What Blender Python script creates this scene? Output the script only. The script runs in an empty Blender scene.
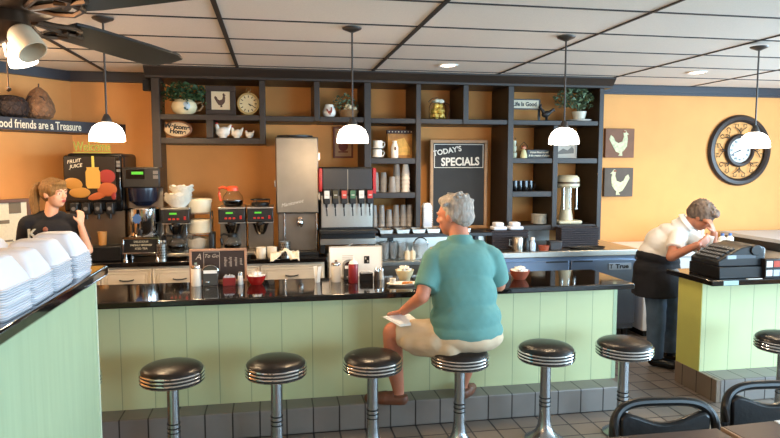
import bpy, bmesh, math, random
from mathutils import Vector, Matrix, Euler, noise
random.seed(7)
PI = math.pi
scene = bpy.context.scene
COL = scene.collection

# ------------------------------------------------------------------ materials
def lin(h):
    if isinstance(h, str):
        c = [int(h[i:i+2], 16)/255 for i in (0, 2, 4)]
    else:
        c = [v/255 for v in h]
    return [(v/12.92 if v <= .04045 else ((v+.055)/1.055)**2.4) for v in c] + [1]
MATS = {}
def M(name, col, rough=.5, metal=0., nz=None, bump=None, trans=0., emit=None, estr=0., coat=0., ior=1.45, sss=0., spec=None, stretch=None):
    if name in MATS: return MATS[name]
    m = bpy.data.materials.new(name); m.use_nodes = True
    nt = m.node_tree; b = nt.nodes['Principled BSDF']
    c = lin(col)
    b.inputs['Base Color'].default_value = c
    b.inputs['Roughness'].default_value = rough
    b.inputs['Metallic'].default_value = metal
    b.inputs['Transmission Weight'].default_value = trans
    b.inputs['IOR'].default_value = ior
    b.inputs['Coat Weight'].default_value = coat
    if spec is not None: b.inputs['Specular IOR Level'].default_value = spec
    if sss: 
        b.inputs['Subsurface Weight'].default_value = sss
        b.inputs['Subsurface Scale'].default_value = .01
    if emit: 
        b.inputs['Emission Color'].default_value = lin(emit); b.inputs['Emission Strength'].default_value = estr
    tc = nt.nodes.new('ShaderNodeTexCoord')
    src = tc.outputs['Object']
    if stretch:
        mp = nt.nodes.new('ShaderNodeMapping'); mp.inputs['Scale'].default_value = stretch
        nt.links.new(src, mp.inputs['Vector']); src = mp.outputs['Vector']
    if nz:
        n = nt.nodes.new('ShaderNodeTexNoise'); n.inputs['Scale'].default_value = nz[0]; n.inputs['Detail'].default_value = 4
        r = nt.nodes.new('ShaderNodeMapRange'); r.inputs['From Min'].default_value = .3; r.inputs['From Max'].default_value = .7
        r.inputs['To Min'].default_value = 1-nz[1]; r.inputs['To Max'].default_value = 1+nz[1]
        mx = nt.nodes.new('ShaderNodeVectorMath'); mx.operation = 'SCALE'; mx.inputs[0].default_value = c[:3]
        nt.links.new(src, n.inputs['Vector']); nt.links.new(n.outputs['Fac'], r.inputs['Value'])
        nt.links.new(r.outputs['Result'], mx.inputs['Scale']); nt.links.new(mx.outputs['Vector'], b.inputs['Base Color'])
    if bump:
        n2 = nt.nodes.new('ShaderNodeTexNoise'); n2.inputs['Scale'].default_value = bump[0]; n2.inputs['Detail'].default_value = 3
        bp = nt.nodes.new('ShaderNodeBump'); bp.inputs['Strength'].default_value = bump[1]; bp.inputs['Distance'].default_value = .01
        nt.links.new(src, n2.inputs['Vector']); nt.links.new(n2.outputs['Fac'], bp.inputs['Height']); nt.links.new(bp.outputs['Normal'], b.inputs['Normal'])
    MATS[name] = m
    return m

def grid_mat(name, col, line, period, width, off=(0, 0), rough=.5, axes=('X', 'Y'), coords='Object', nz=.12, tilevar=.12, bumpd=.002, spec=None):
    """tiles or boards: lines every period along each axis (0 period = none)"""
    m = bpy.data.materials.new(name); m.use_nodes = True
    nt = m.node_tree; N = nt.nodes.new; L = nt.links.new; b = nt.nodes['Principled BSDF']
    b.inputs['Roughness'].default_value = rough
    if spec is not None: b.inputs['Specular IOR Level'].default_value = spec
    tc = N('ShaderNodeTexCoord'); sp = N('ShaderNodeSeparateXYZ'); L(tc.outputs[coords], sp.inputs[0])
    def mt(op, a, bb=None, c=None):
        n = N('ShaderNodeMath'); n.operation = op
        for i, v in enumerate((a, bb, c)):
            if v is None: continue
            if isinstance(v, (int, float)): n.inputs[i].default_value = v
            else: L(v, n.inputs[i])
        return n.outputs[0]
    mask = None; ids = []
    for ax, p, o in zip(axes, period, off):
        if not p: continue
        t = mt('DIVIDE', mt('SUBTRACT', sp.outputs[ax], o), p)
        fr = mt('FRACT', t); ids.append(mt('FLOOR', t))
        d = mt('MULTIPLY', mt('SUBTRACT', .5, mt('ABSOLUTE', mt('SUBTRACT', fr, .5))), p)   # distance to nearest line
        l = mt('LESS_THAN', d, width/2)
        mask = l if mask is None else mt('MAXIMUM', mask, l)
    cmb = N('ShaderNodeCombineXYZ')
    for i, v in enumerate(ids): L(v, cmb.inputs[i])
    wn = N('ShaderNodeTexWhiteNoise'); L(cmb.outputs[0], wn.inputs['Vector'])
    ns = N('ShaderNodeTexNoise'); ns.inputs['Scale'].default_value = 6; ns.inputs['Detail'].default_value = 5; L(tc.outputs['Object'], ns.inputs['Vector'])
    v = mt('ADD', mt('MULTIPLY_ADD', wn.outputs['Value'], tilevar, 1-tilevar/2), mt('MULTIPLY', mt('SUBTRACT', ns.outputs['Fac'], .5), nz*2))
    sc = N('ShaderNodeVectorMath'); sc.operation = 'SCALE'; sc.inputs[0].default_value = lin(col)[:3]; L(v, sc.inputs['Scale'])
    mx = N('ShaderNodeMix'); mx.data_type = 'RGBA'; L(mask, mx.inputs['Factor'])
    L(sc.outputs[0], mx.inputs[6]); mx.inputs[7].default_value = lin(line); L(mx.outputs[2], b.inputs['Base Color'])
    bp = N('ShaderNodeBump'); bp.inputs['Strength'].default_value = .6; bp.inputs['Distance'].default_value = bumpd
    L(mt('SUBTRACT', 1, mask), bp.inputs['Height']); L(bp.outputs['Normal'], b.inputs['Normal'])
    MATS[name] = m
    return m

# ------------------------------------------------------------------ mesh builder
class MB:
    def __init__(s): s.bm = bmesh.new()
    def box(s, x0, x1, y0, y1, z0, z1, rot=None, piv=None):
        r = bmesh.ops.create_cube(s.bm, size=1)['verts']
        for v in r:
            v.co = Vector((x0+(v.co.x+.5)*(x1-x0), y0+(v.co.y+.5)*(y1-y0), z0+(v.co.z+.5)*(z1-z0)))
        if rot is not None:
            bmesh.ops.rotate(s.bm, verts=r, cent=piv if piv is not None else ((x0+x1)/2, (y0+y1)/2, (z0+z1)/2), matrix=Euler(rot).to_matrix())
        return s
    def cyl(s, p0, p1, r0, r1=None, seg=20, caps=True):
        p0 = Vector(p0); p1 = Vector(p1); r1 = r0 if r1 is None else r1
        d = p1-p0
        m = Matrix.Translation((p0+p1)/2) @ d.to_track_quat('Z', 'Y').to_matrix().to_4x4()
        bmesh.ops.create_cone(s.bm, cap_ends=caps, segments=seg, radius1=r0, radius2=r1, depth=d.length, matrix=m)
        return s
    def ell(s, c, r, rot=(0, 0, 0), sub=3):
        if isinstance(r, (int, float)): r = (r, r, r)
        m = Matrix.Translation(c) @ Euler(rot).to_matrix().to_4x4() @ Matrix.Diagonal((*r, 1))
        bmesh.ops.create_icosphere(s.bm, subdivisions=sub, radius=1, matrix=m)
        return s
    def cap(s, p0, p1, r0, r1=None):
        r1 = r0 if r1 is None else r1
        s.cyl(p0, p1, r0, r1, 16); s.ell(p0, r0, sub=2); s.ell(p1, r1, sub=2)
        return s
    def lathe(s, prof, c=(0, 0, 0), seg=32, mat=None, sx=1, sy=1):
        rings = []
        M4 = mat or Matrix.Identity(4)
        for r, z in prof:
            if r < 1e-5: rings.append([s.bm.verts.new(M4 @ Vector((0, 0, z)) + Vector(c))])
            else: rings.append([s.bm.verts.new(M4 @ Vector((r*sx*math.cos(2*PI*i/seg), r*sy*math.sin(2*PI*i/seg), z)) + Vector(c)) for i in range(seg)])
        for a, b in zip(rings, rings[1:]):
            for i in range(seg):
                j = (i+1) % seg
                if len(a) == 1 and len(b) == 1: continue
                if len(a) == 1: s.bm.faces.new((a[0], b[j], b[i]))
                elif len(b) == 1: s.bm.faces.new((a[i], a[j], b[0]))
                else: s.bm.faces.new((a[i], a[j], b[j], b[i]))
        return s
    def tube(s, pts, r, seg=8, closed=False):
        P = [Vector(p) for p in pts]; n = len(P); rings = []
        up = Vector((0, 0, 1))
        for i, p in enumerate(P):
            a = P[i-1] if (i or closed) else P[0]; b = P[(i+1) % n] if (i < n-1 or closed) else P[-1]
            t = (b-a).normalized()
            x = t.cross(up)
            if x.length < .05: x = t.cross(Vector((0, 1, 0)))
            x.normalize(); y = t.cross(x)
            rr = r[i] if isinstance(r, (list, tuple)) else r
            rings.append([s.bm.verts.new(p+x*rr*math.cos(2*PI*k/seg)+y*rr*math.sin(2*PI*k/seg)) for k in range(seg)])
        prs = list(zip(rings, rings[1:])) + ([(rings[-1], rings[0])] if closed else [])
        for a, b in prs:
            for k in range(seg): s.bm.faces.new((a[k], a[(k+1) % seg], b[(k+1) % seg], b[k]))
        if not closed:
            s.bm.faces.new(rings[0][::-1]); s.bm.faces.new(rings[-1])
        return s
    def prism(s, pts, a, b, axis='Y'):
        """polygon pts (u,v) extruded from a to b. axis Y: u=x v=z ; X: u=y v=z ; Z: u=x v=y"""
        def P(u, v, w): return {'Y': (u, w, v), 'X': (w, u, v), 'Z': (u, v, w)}[axis]
        A = [s.bm.verts.new(P(u, v, a)) for u, v in pts]; B = [s.bm.verts.new(P(u, v, b)) for u, v in pts]
        n = len(pts)
        fs = [s.bm.faces.new(A), s.bm.faces.new(B[::-1])]
        for i in range(n): fs.append(s.bm.faces.new((A[i], B[i], B[(i+1) % n], A[(i+1) % n])))
        bmesh.ops.recalc_face_normals(s.bm, faces=fs)
        return s
    def frame(s, x0, x1, z0, z1, w, y0, y1):
        """rectangular border in the XZ plane"""
        s.box(x0, x1, y0, y1, z1-w, z1); s.box(x0, x1, y0, y1, z0, z0+w)
        s.box(x0, x0+w, y0, y1, z0+w, z1-w); s.box(x1-w, x1, y0, y1, z0+w, z1-w)
        return s
    def xf(s, m):
        bmesh.ops.transform(s.bm, matrix=m, verts=s.bm.verts); return s
    def text(s, txt, size, loc=(0, 0, 0), rot=(PI/2, 0, 0), ext=.0008, align='CENTER', sx=1, off=0, shear=0):
        cu = bpy.data.curves.new('writing', 'FONT'); cu.body = txt; cu.size = size; cu.extrude = ext
        cu.align_x = align; cu.align_y = 'CENTER'; cu.offset = off; cu.shear = shear; cu.resolution_u = 3
        ob = bpy.data.objects.new('writing', cu); COL.objects.link(ob)
        dg = bpy.context.evaluated_depsgraph_get()
        me = bpy.data.meshes.new_from_object(ob.evaluated_get(dg))
        m = Matrix.Translation(loc) @ Euler(rot).to_matrix().to_4x4() @ Matrix.Diagonal((sx, 1, 1, 1))
        me.transform(m); s.bm.from_mesh(me)
        bpy.data.objects.remove(ob); bpy.data.curves.remove(cu); bpy.data.meshes.remove(me)
        return s
    def build(s, name, mat, parent=None, loc=None, bev=0, smooth=True, ang=35, sub=0, recalc=False, solid=0, kind=None):
        if recalc: bmesh.ops.recalc_face_normals(s.bm, faces=s.bm.faces)
        me = bpy.data.meshes.new(name); s.bm.to_mesh(me); s.bm.free()
        o = bpy.data.objects.new(name, me); COL.objects.link(o)
        me.materials.append(mat)
        if smooth:
            me.polygons.foreach_set('use_smooth', [True]*len(me.polygons))
            me.set_sharp_from_angle(angle=math.radians(ang))
        if parent is not None: o.parent = parent
        if loc is not None: o.location = loc
        if solid:
            md = o.modifiers.new('thickness', 'SOLIDIFY'); md.thickness = solid; md.offset = 0
        if bev:
            md = o.modifiers.new('bevel', 'BEVEL'); md.width = bev; md.segments = 2; md.limit_method = 'ANGLE'; md.harden_normals = False
        if sub:
            md = o.modifiers.new('sub', 'SUBSURF'); md.levels = sub; md.render_levels = sub
        if kind: o['kind'] = kind
        return o

def tag(o, label=None, cat=None, group=None, kind=None):
    if label: o['label'] = label
    if cat: o['category'] = cat
    if group: o['group'] = group
    if kind: o['kind'] = kind
    return o
def thing(name, label, cat, loc=(0, 0, 0), rz=0, group=None):
    o = bpy.data.objects.new(name, None); COL.objects.link(o); o.empty_display_size = .05
    o.location = loc; o.rotation_euler = (0, 0, rz)
    return tag(o, label, cat, group)
def dup(o, loc=None, rz=None, label=None, group=None, parent=None):
    c = o.copy(); COL.objects.link(c)
    if parent is not None:
        c.parent = parent
    if loc is not None: c.location = loc
    if rz is not None: c.rotation_euler = (0, 0, rz)
    if label: c['label'] = label
    if group: c['group'] = group
    for ch in [x for x in list(bpy.data.objects) if x.parent == o]: dup(ch, parent=c)
    return c
def struct(name, mb, mat, **k):
    o = mb.build(name, mat, **k); o['kind'] = 'structure'; return o

# remeshed organic body
def organic(name, mb, mat, parent, off, vox=.008, it=6, nzz=0, nzs=30, fac=.5):
    mb.xf(Matrix.Translation(-Vector(off)))
    me = bpy.data.meshes.new(name); mb.bm.to_mesh(me); mb.bm.free()
    o = bpy.data.objects.new(name, me); COL.objects.link(o)
    r = o.modifiers.new('r', 'REMESH'); r.mode = 'VOXEL'; r.voxel_size = vox
    sm = o.modifiers.new('s', 'SMOOTH'); sm.factor = fac; sm.iterations = it
    dg = bpy.context.evaluated_depsgraph_get()
    me2 = bpy.data.meshes.new_from_object(o.evaluated_get(dg))
    o.modifiers.clear(); o.data = me2; bpy.data.meshes.remove(me)
    if nzz:
        nr = [v.normal.copy() for v in me2.vertices]
        for v, q in zip(me2.vertices, nr):
            v.co += q*(noise.noise(v.co*nzs)*nzz)
    me2.materials.clear(); me2.materials.append(mat)
    me2.polygons.foreach_set('use_smooth', [True]*len(me2.polygons))
    o.parent = parent
    return o
# ------------------------------------------------------------------ palette
wallm = M('orange_paint', 'DE9B58', .75, nz=(3, .05), bump=(60, .08))
dark = M('espresso_wood', '2B221C', .42, nz=(14, .15), stretch=(1, 1, 6))
granite = M('black_granite', '15110F', .07, nz=(90, .6), coat=.3)
steel = M('brushed_steel', 'B5AFA6', .3, 1, nz=(40, .06), stretch=(1, 12, 12))
steeld = M('dull_steel', '847B70', .36, 1, nz=(6, .1))
chrome = M('chrome', 'D8D8D8', .1, 1)
blackp = M('black_plastic', '141313', .38)
blackg = M('gloss_black', '0B0B0C', .12)
rubber = M('black_rubber', '101010', .7)
vinyl = M('dark_vinyl', '1B1513', .3, bump=(90, .12))
white = M('white_plastic', 'E9E6DF', .4)
china = M('white_china', 'ECE6DA', .18, coat=.3)
foam = M('white_foam', 'D9DBE2', .8, bump=(200, .05))
paper = M('white_paper', 'EFECE6', .85)
cream = M('cream_cabinet', 'DFD2BC', .45, nz=(5, .05))
mint = grid_mat('green_beadboard', 'C6CB9A', '98A27C', (.2, 0), .005, (.04, 0), rough=.5, axes=('X', 'Z'), nz=.04, tilevar=.04)
mintplain = M('green_panel', 'A5B591', .5, nz=(4, .05), stretch=(8, 8, .6))
yellow = M('yellow_panel', 'CDCB6C', .5, nz=(4, .05))
redp = M('red_plastic', 'B01A18', .3)
tilem = grid_mat('quarry_tile', '7C6F64', '1E1815', (.168, .168), .011, (-.105, 3.98), rough=.42, nz=.16, tilevar=.2)
steptop = grid_mat('step_tile', '7C7671', '2B2420', (.168, 0), .009, (-.105, 0), rough=.38, nz=.16, tilevar=.16)
kerbm = grid_mat('kerb_tile', '7D6C5C', '2B2420', (0, .168), .009, (0, .02), rough=.38, nz=.16, tilevar=.16)
ceilm = M('ceiling_tile', 'E6DACD', .9, nz=(160, .05), bump=(240, .25))
skin = M('skin', 'C98E72', .5, nz=(9, .06), sss=.08)
skinr = M('ruddy_skin', 'C07C60', .5, nz=(9, .08), sss=.08)
glass = M('clear_glass', 'FFFFFF', .02, trans=1., ior=1.3)

# ------------------------------------------------------------------ the room
struct('floor', MB().box(-4, 7.2, -3, 6.6, -.06, 0), tilem, smooth=False)
struct('ceiling', MB().box(-4, 7.2, -3, 6.6, 2.59, 2.65), ceilm, smooth=False)
g = MB()
for i in range(-3, 7):
    x = -.298+1.2192*i; w = .014 if i < 2 else .008
    g.box(x-w, x+w, -3, 6.5, 2.583, 2.592)
for j in range(-12, 5):
    y = 3.984+.6096*j; g.box(-4, 7.2, y-.007, y+.007, 2.584, 2.592)
struct('trim_1', g, M('grid_metal', '2F2824', .6), smooth=False)
struct('wall_back', MB().box(-1.86, 7.2, 6.5, 6.6, 0, 2.59), wallm, smooth=False)
dg_ = (Vector((-1.86, 6.5)), Vector((-3.40, 4.62)))
def diag(mb, a, b, z0, z1, t0, t1):
    """slab along the angled corner wall between distances a and b from the corner; t = how far into the room"""
    u = (dg_[1]-dg_[0]).normalized(); n = Vector((-u.y, u.x)); n = n if n.x > 0 else -n
    P = [dg_[0]+u*a+n*t0, dg_[0]+u*b+n*t0, dg_[0]+u*b+n*t1, dg_[0]+u*a+n*t1]
    mb.prism([(p.x, p.y) for p in P], z0, z1, 'Z'); return mb
struct('wall_corner', diag(MB(), -.05, 2.5, 0, 2.59, -.1, 0), wallm, smooth=False)
struct('wall_left', MB().box(-3.5, -3.4, -3, 4.75, 0, 2.59), wallm, smooth=False)
# right wall and wall behind the photographer, with the shop windows that light the room
def wall_with_windows(name, axis, pos, lo, hi, wins, sgn):
    mb = MB(); cur = lo
    def bx(a, b, z0, z1):
        if axis == 'X': mb.box(pos, pos+.1*sgn, a, b, z0, z1)
        else: mb.box(a, b, pos, pos+.1*sgn, z0, z1)
    for a, b in wins:
        bx(cur, a, 0, 2.59); bx(a, b, 0, .8); bx(a, b, 2.35, 2.59); cur = b
    bx(cur, hi, 0, 2.59)
    struct(name, mb, wallm, smooth=False)
wall_with_windows('wall_right', 'X', 7.1, -3, 6.5, [(-1.8, 1.2), (1.8, 4.6)], 1)
wall_with_windows('wall_front', 'Y', -2.9, -3.5, 7.1, [(-1.6, 1.0), (1.8, 6.3)], -1)
k = 1
for axis, pos, a, b in (('X', 7.15, -1.8, 1.2), ('X', 7.15, 1.8, 4.6), ('Y', -2.95, -1.6, 1.0), ('Y', -2.95, 1.8, 6.3)):
    mb = MB(); n = 3
    for i in range(n+1):
        c = a+(b-a)*i/n
        if axis == 'X': mb.box(pos-.03, pos+.03, c-.025, c+.025, .8, 2.35)
        else: mb.box(c-.025, c+.025, pos-.03, pos+.03, .8, 2.35)
    for z in (.82, 2.33):
        if axis == 'X': mb.box(pos-.03, pos+.03, a, b, z-.025, z+.025)
        else: mb.box(a, b, pos-.03, pos+.03, z-.025, z+.025)
    struct('window_%d' % k, mb, dark, smooth=False); k += 1
navy = M('dark_trim', '2E2D33', .45)
t = MB().box(3.31, 7.1, 6.44, 6.5, 2.515, 2.59).box(3.31, 7.1, 6.46, 6.5, 2.49, 2.515).box(-1.86, -1.09, 6.44, 6.5, 2.50, 2.59)
diag(t, 0, 2.5, 2.50, 2.59, 0, .05)
struct('trim_2', t, navy, smooth=False)

# ------------------------------------------------------------------ shelf unit
su = thing('shelf_unit', 'long dark brown wall shelving with open cubbies across the orange back wall', 'shelf', (0, 6.0, 0))
def sbox(name, *a, **k):
    a = list(a); a[2] -= 6; a[3] -= 6
    return MB().box(*a).build(name, dark, su, bev=.004, **k)
F, B = 6.0, 6.49
mb = MB()
mb.prism([(-.03, 2.49), (-.03, 2.51), (-.05, 2.53), (-.09, 2.575), (-.09, 2.588), (.47, 2.588), (.47, 2.49)], -1.10, 3.38, 'X')
mb.build('cornice', dark, su)
for x0, x1, zb, zt in ((-1.056, -.985, .92, 2.49), (-.59, -.53, 1.965, 2.125), (-.115, -.062, 1.91, 2.49), (.385, .437, 2.125, 2.49),
               (.855, .92, 1.06, 2.49), (1.356, 1.405, 1.06, 2.49), (1.825, 1.88, 2.115, 2.49), (2.285, 2.345, 1.06, 2.49),
               (2.765, 2.82, 1.06, 2.115), (3.255, 3.305, .95, 2.49)):
    sbox('upright', x0, x1, F, B if x0 > -1 else 6.30, zb, zt)
for x0, x1, z0, z1 in ((-.985, -.115, 2.125, 2.175), (-.985, -.115, 1.91, 1.965), (-.062, .385, 2.12, 2.17), (.437, .855, 2.12, 2.17),
               (.92, 1.356, 2.115, 2.163), (1.405, 1.825, 2.115, 2.163), (1.88, 2.285, 2.115, 2.163), (2.345, 3.255, 2.115, 2.163),
               (.92, 1.356, 1.73, 1.786), (.92, 1.356, 1.40, 1.456), (.92, 1.356, 1.06, 1.118),
               (2.345, 2.765, 1.735, 1.788), (2.82, 3.255, 1.735, 1.788), (2.345, 2.765, 1.40, 1.456), (2.345, 3.255, 1.06, 1.114)):
    sbox('shelf_board', x0, x1, F+.01, B, z0, z1)

# ------------------------------------------------------------------ counters
# bar
bar = thing('bar_counter', 'long pale green panelled bar counter on tiled footstep under black top', 'counter', (0, 4.15, 0))
MB().box(-1.35, 2.43, 0, .12, .17, .86).build('front_panel', mint, bar, smooth=False)
MB().box(2.40, 2.43, -.002, .1, .17, .86).build('corner_trim', mintplain, bar, smooth=False)
MB().box(-1.35, 2.43, .12, .40, 0, .86).build('back_cabinet', M('dark_laminate', '2A211C', .4), bar, smooth=False)
st = MB().box(-1.35, 2.40, -.17, .12, 0, .17).build('footstep', steptop, bar, bev=.008)
MB().box(-1.36, 2.46, -.175, .44, .86, .90).build('countertop', granite, bar, bev=.008)
# right counter
rc = thing('register_counter', 'short green counter with yellow end panel holding the cash register', 'counter', (3.13, 4.17, 0))
MB().box(.004, 3.2, 0, .27, .17, .86).build('front_panel', mint, rc, smooth=False)
MB().box(0, .01, .002, .28, .17, .86).build('end_panel', yellow, rc, smooth=False)
MB().box(-.003, .03, -.2, .285, 0, .17).build('kerb', kerbm, rc, bev=.004)
MB().box(.03, 3.2, -.2, .27, 0, .17).build('footstep', steptop, rc, bev=.008)
MB().box(-.08, 3.2, -.21, .33, .86, .90).build('countertop', granite, rc, bev=.008)
MB().box(.01, .13, -.213, -.20, .865, .897).build('price_strip', M('pale_sticker', 'A9C4C4', .5), rc, smooth=False)
# left counter
lc = thing('left_counter', 'pale green counter with black top at the left, holding foam boxes', 'counter', (-1.2, 2.2, 0))
MB().box(-.30, .33, -1.6, 1.1, 0, 1.16).build('body', mintplain, lc, smooth=False)
MB().box(.315, .335, 1.085, 1.103, 0, 1.155).build('corner_trim', M('pale_trim', 'CBD4B8', .5), lc, smooth=False)
MB().box(-.42, .365, -1.7, 1.22, 1.16, 1.21).build('countertop', granite, lc, bev=.01)

# back counter: cream drawer cabinets under black top
bc = thing('back_counter', 'cream drawer cabinets under a black granite top along the orange wall', 'cabinet', (0, 5.62, 0))
MB().box(-1.85, .44, .03, .80, .1, .86).build('carcass', cream, bc, smooth=False)
MB().box(-1.85, .46, -.02, .87, .86, .90).build('countertop', granite, bc, bev=.006)
MB().box(-1.80, .42, .07, .80, 0, .1).build('plinth', blackp, bc, smooth=False)
def drawer(x0, x1, z0, z1, handle=True, nm='drawer'):
    m = MB().box(x0, x1, .005, .03, z0, z1); m.frame(x0, x1, z0, z1, .012, -.008, .006)
    m.frame(x0+.035, x1-.035, z0+.03, z1-.03, .010, -.004, .006); m.box(x0+.055, x1-.055, -.006, .006, z0+.05, z1-.05)
    d = m.build(nm, cream, bc, bev=.002)
    xc = (x0+x1)/2; zc = (z0+z1)/2
    h = MB().tube([(xc-.055, 0, zc), (xc-.05, -.025, zc), (xc-.02, -.034, zc-.004), (xc+.02, -.034, zc-.004), (xc+.05, -.025, zc), (xc+.055, 0, zc)], .006)
    h.build('handle', blackp, d)
for a, b in ((-1.84, -1.44), (-1.43, -1.03), (-1.02, -.58), (-.57, -.13), (-.12, .42)):
    drawer(a, b, .66, .84); drawer(a, b, .12, .64, nm='cabinet_door')
# steel worktop with ice bin beyond the drawers
ib = thing('steel_worktop', 'stainless steel drink station worktop with splashback behind the bar', 'worktop', (0, 5.66, 0))
MB().box(.47, 2.06, 0, .80, 0, .80).build('body', steeld, ib, smooth=False)
MB().box(.47, 2.06, -.02, .82, .80, .84).build('top', steel, ib, bev=.004)
MB().box(.95, 2.06, .30, .33, .84, 1.045).build('splashback', steel, ib, bev=.003)
MB().box(.47, .95, .05, .6, .84, .92).build('riser', steel, ib, bev=.004)
tr = thing('topping_rail', 'dark raised rail holding small steel pans below the cup shelves', 'rail', (0, 5.72, 0))
MB().box(.96, 2.03, -.02, .26, 1.05, 1.085).build('rail', M('dark_rail', '1D1917', .35), tr, bev=.004)
for x in (1.10, 1.95): MB().box(x-.02, x+.02, .2, .24, .84, 1.05).build('bracket', blackp, tr)
for i, x in enumerate((1.02, 1.18, 1.33, 1.47, 1.62, 1.77)):
    p = MB(); w = .065
    p.prism([(x-w, 1.125), (x-w+.012, 1.087), (x+w-.012, 1.087), (x+w, 1.125), (x+w-.006, 1.125), (x+w-.016, 1.092), (x-w+.016, 1.092), (x-w+.006, 1.125)], 0, .2, 'Y')
    p.box(x-w+.01, x+w-.01, -.003, .003, 1.088, 1.12); p.box(x-w+.01, x+w-.01, .197, .203, 1.088, 1.12)
    o = p.build('steel_pan', steel if i != 4 else blackp, None, loc=(0, 5.74, 0))
    nm = ['at the soda fountain end', 'second from the soda fountain', 'third from the soda fountain, under the stacked cups', 'fourth, just left of the foam box stack', 'fifth, black, beside the foam box stack', 'furthest right, behind the seated man'][i]
    tag(o, 'small pan on the dark rail, '+nm, 'pan', 'pans on the topping rail')

# stainless prep fridge
fr = thing('prep_fridge', 'low stainless steel worktop fridge with dark doors under the right shelves', 'fridge', (0, 5.64, 0))
blued = M('blue_steel', '6F7A8C', .28, .85, nz=(3, .1))
MB().box(2.10, 3.50, .04, .82, .1, .84).build('body', blued, fr, smooth=False)
MB().box(2.07, 3.53, -.02, .85, .84, .90).build('worktop', steel, fr, bev=.008)
for a, b in ((2.11, 2.79), (2.81, 3.49)):
    d = MB().box(a, b, 0, .04, .16, .80).build('door', blued, fr, bev=.004)
    MB().box((a+b)/2+.1 if a < 2.5 else a+.02, b-.02 if a < 2.5 else a+.22, -.006, .002, .785, .80).build('handle', blackp, d)
MB().box(3.20, 3.44, -.008, .0, .70, .765).build('badge', M('badge_silver', '9AA0AA', .3, .8), fr, smooth=False)
MB().text('T', .055, (3.225, -.010, .733), off=.002).text('True', .058, (3.34, -.010, .733), off=.0025, sx=1.2).build('badge_writing', blackp, fr, smooth=False)
for x in (2.15, 3.45): MB().cyl((x, .1, 0), (x, .1, .1), .03).build('foot', blackp, fr)
# white chest freezer
wf = thing('chest_freezer', 'white chest freezer behind the leaning cashier', 'freezer', (3.58, 5.68, 0))
wm = M('white_enamel', 'E8E4E0', .3)
MB().box(.03, 1.35, 0, .72, .06, .80).build('body', wm, wf, bev=.01)
MB().box(0, 1.38, -.03, .75, .80, .87).build('lid', wm, wf, bev=.015)
MB().box(.06, 1.32, .03, .7, 0, .06).build('plinth', rubber, wf)
MB().box(.6, .8, -.05, -.03, .81, .835).build('handle', steel, wf, bev=.004)
dk = thing('side_desk', 'grey topped white desk in the corner right of the cash register', 'desk', (5.0, 5.0, 0))
MB().box(0, 1.5, -.35, 1.4, .93, .97).build('desktop', M('grey_laminate', 'B9BDC4', .35), dk, bev=.004)
MB().box(.03, 1.47, -.30, 1.35, .84, .93).build('apron', blackp, dk)
MB().box(.05, 1.45, -.2, 1.3, 0, .84).build('cabinet', wm, dk)

# ------------------------------------------------------------------ stools
def stool_root():
    s = thing('bar_stool', 'x', 'stool', (0, 0, 0), group='chrome bar stools along the counter')
    MB().lathe([(0, .612), (.06, .611), (.11, .606), (.15, .597), (.170, .585), (.176, .575), (.172, .567), (0, .567)]).build('seat', vinyl, s)
    pr = [(.0, .573), (.174, .573)]
    z = .573
    for i in range(3):
        pr += [(.182, z-.002), (.185, z-.007), (.182, z-.012), (.177, z-.014), (.177, z-.017)]; z -= .019
    pr += [(.180, z-.002), (.176, z-.008), (.150, z-.013), (0, z-.015)]
    MB().lathe(pr, seg=48).build('rim', chrome, s)
    g_ = MB()
    for i in range(3): g_.lathe([(.170, .5575-.019*i+.003), (.1815, .5575-.019*i+.0025), (.1815, .5575-.019*i-.0035), (.170, .5575-.019*i-.0045)], seg=48)
    g_.build('rim_groove', rubber, s)
    MB().lathe([(.060, .506), (.060, .496), (.034, .488), (.034, .30), (.038, .15), (.044, .10), (.060, .06), (.095, .03), (.125, .012), (.128, 0), (0, 0)], seg=32).build('pedestal', steeld if False else M('satin_chrome', 'A9ABAD', .25, 1), s)
    b = MB()
    for z in (.22, .245, .27): b.lathe([(.034, z-.003), (.0375, z-.003), (.0375, z+.003), (.034, z+.003)])
    b.build('pole_ring', rubber, s)
    return s
s0 = stool_root(); s0.scale = (.96, .96, 1.02)
SL = [(-1.12, 'mostly hidden behind the left green counter'), (-.57, 'nearest the left green counter, before the sugar dispenser'), (0, 'in front of the red bowl'),
      (.56, "empty, just left of the seated man's legs"), (1.095, 'that the man in the teal shirt sits on'), (1.65, 'empty, just right of the seated man'),
      (2.18, 'at the right end of the long green bar'), (3.28, 'at the right edge, before the register counter')]
for i, (x, d) in enumerate(SL):
    lb = 'round dark-vinyl and chrome counter stool '+d
    y = 3.62 if i < 7 else 3.55
    if i == 0: s0.location = (x, y, 0); s0['label'] = lb
    else: dup(s0, (x, y, 0), .4*i, lb)

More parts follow.
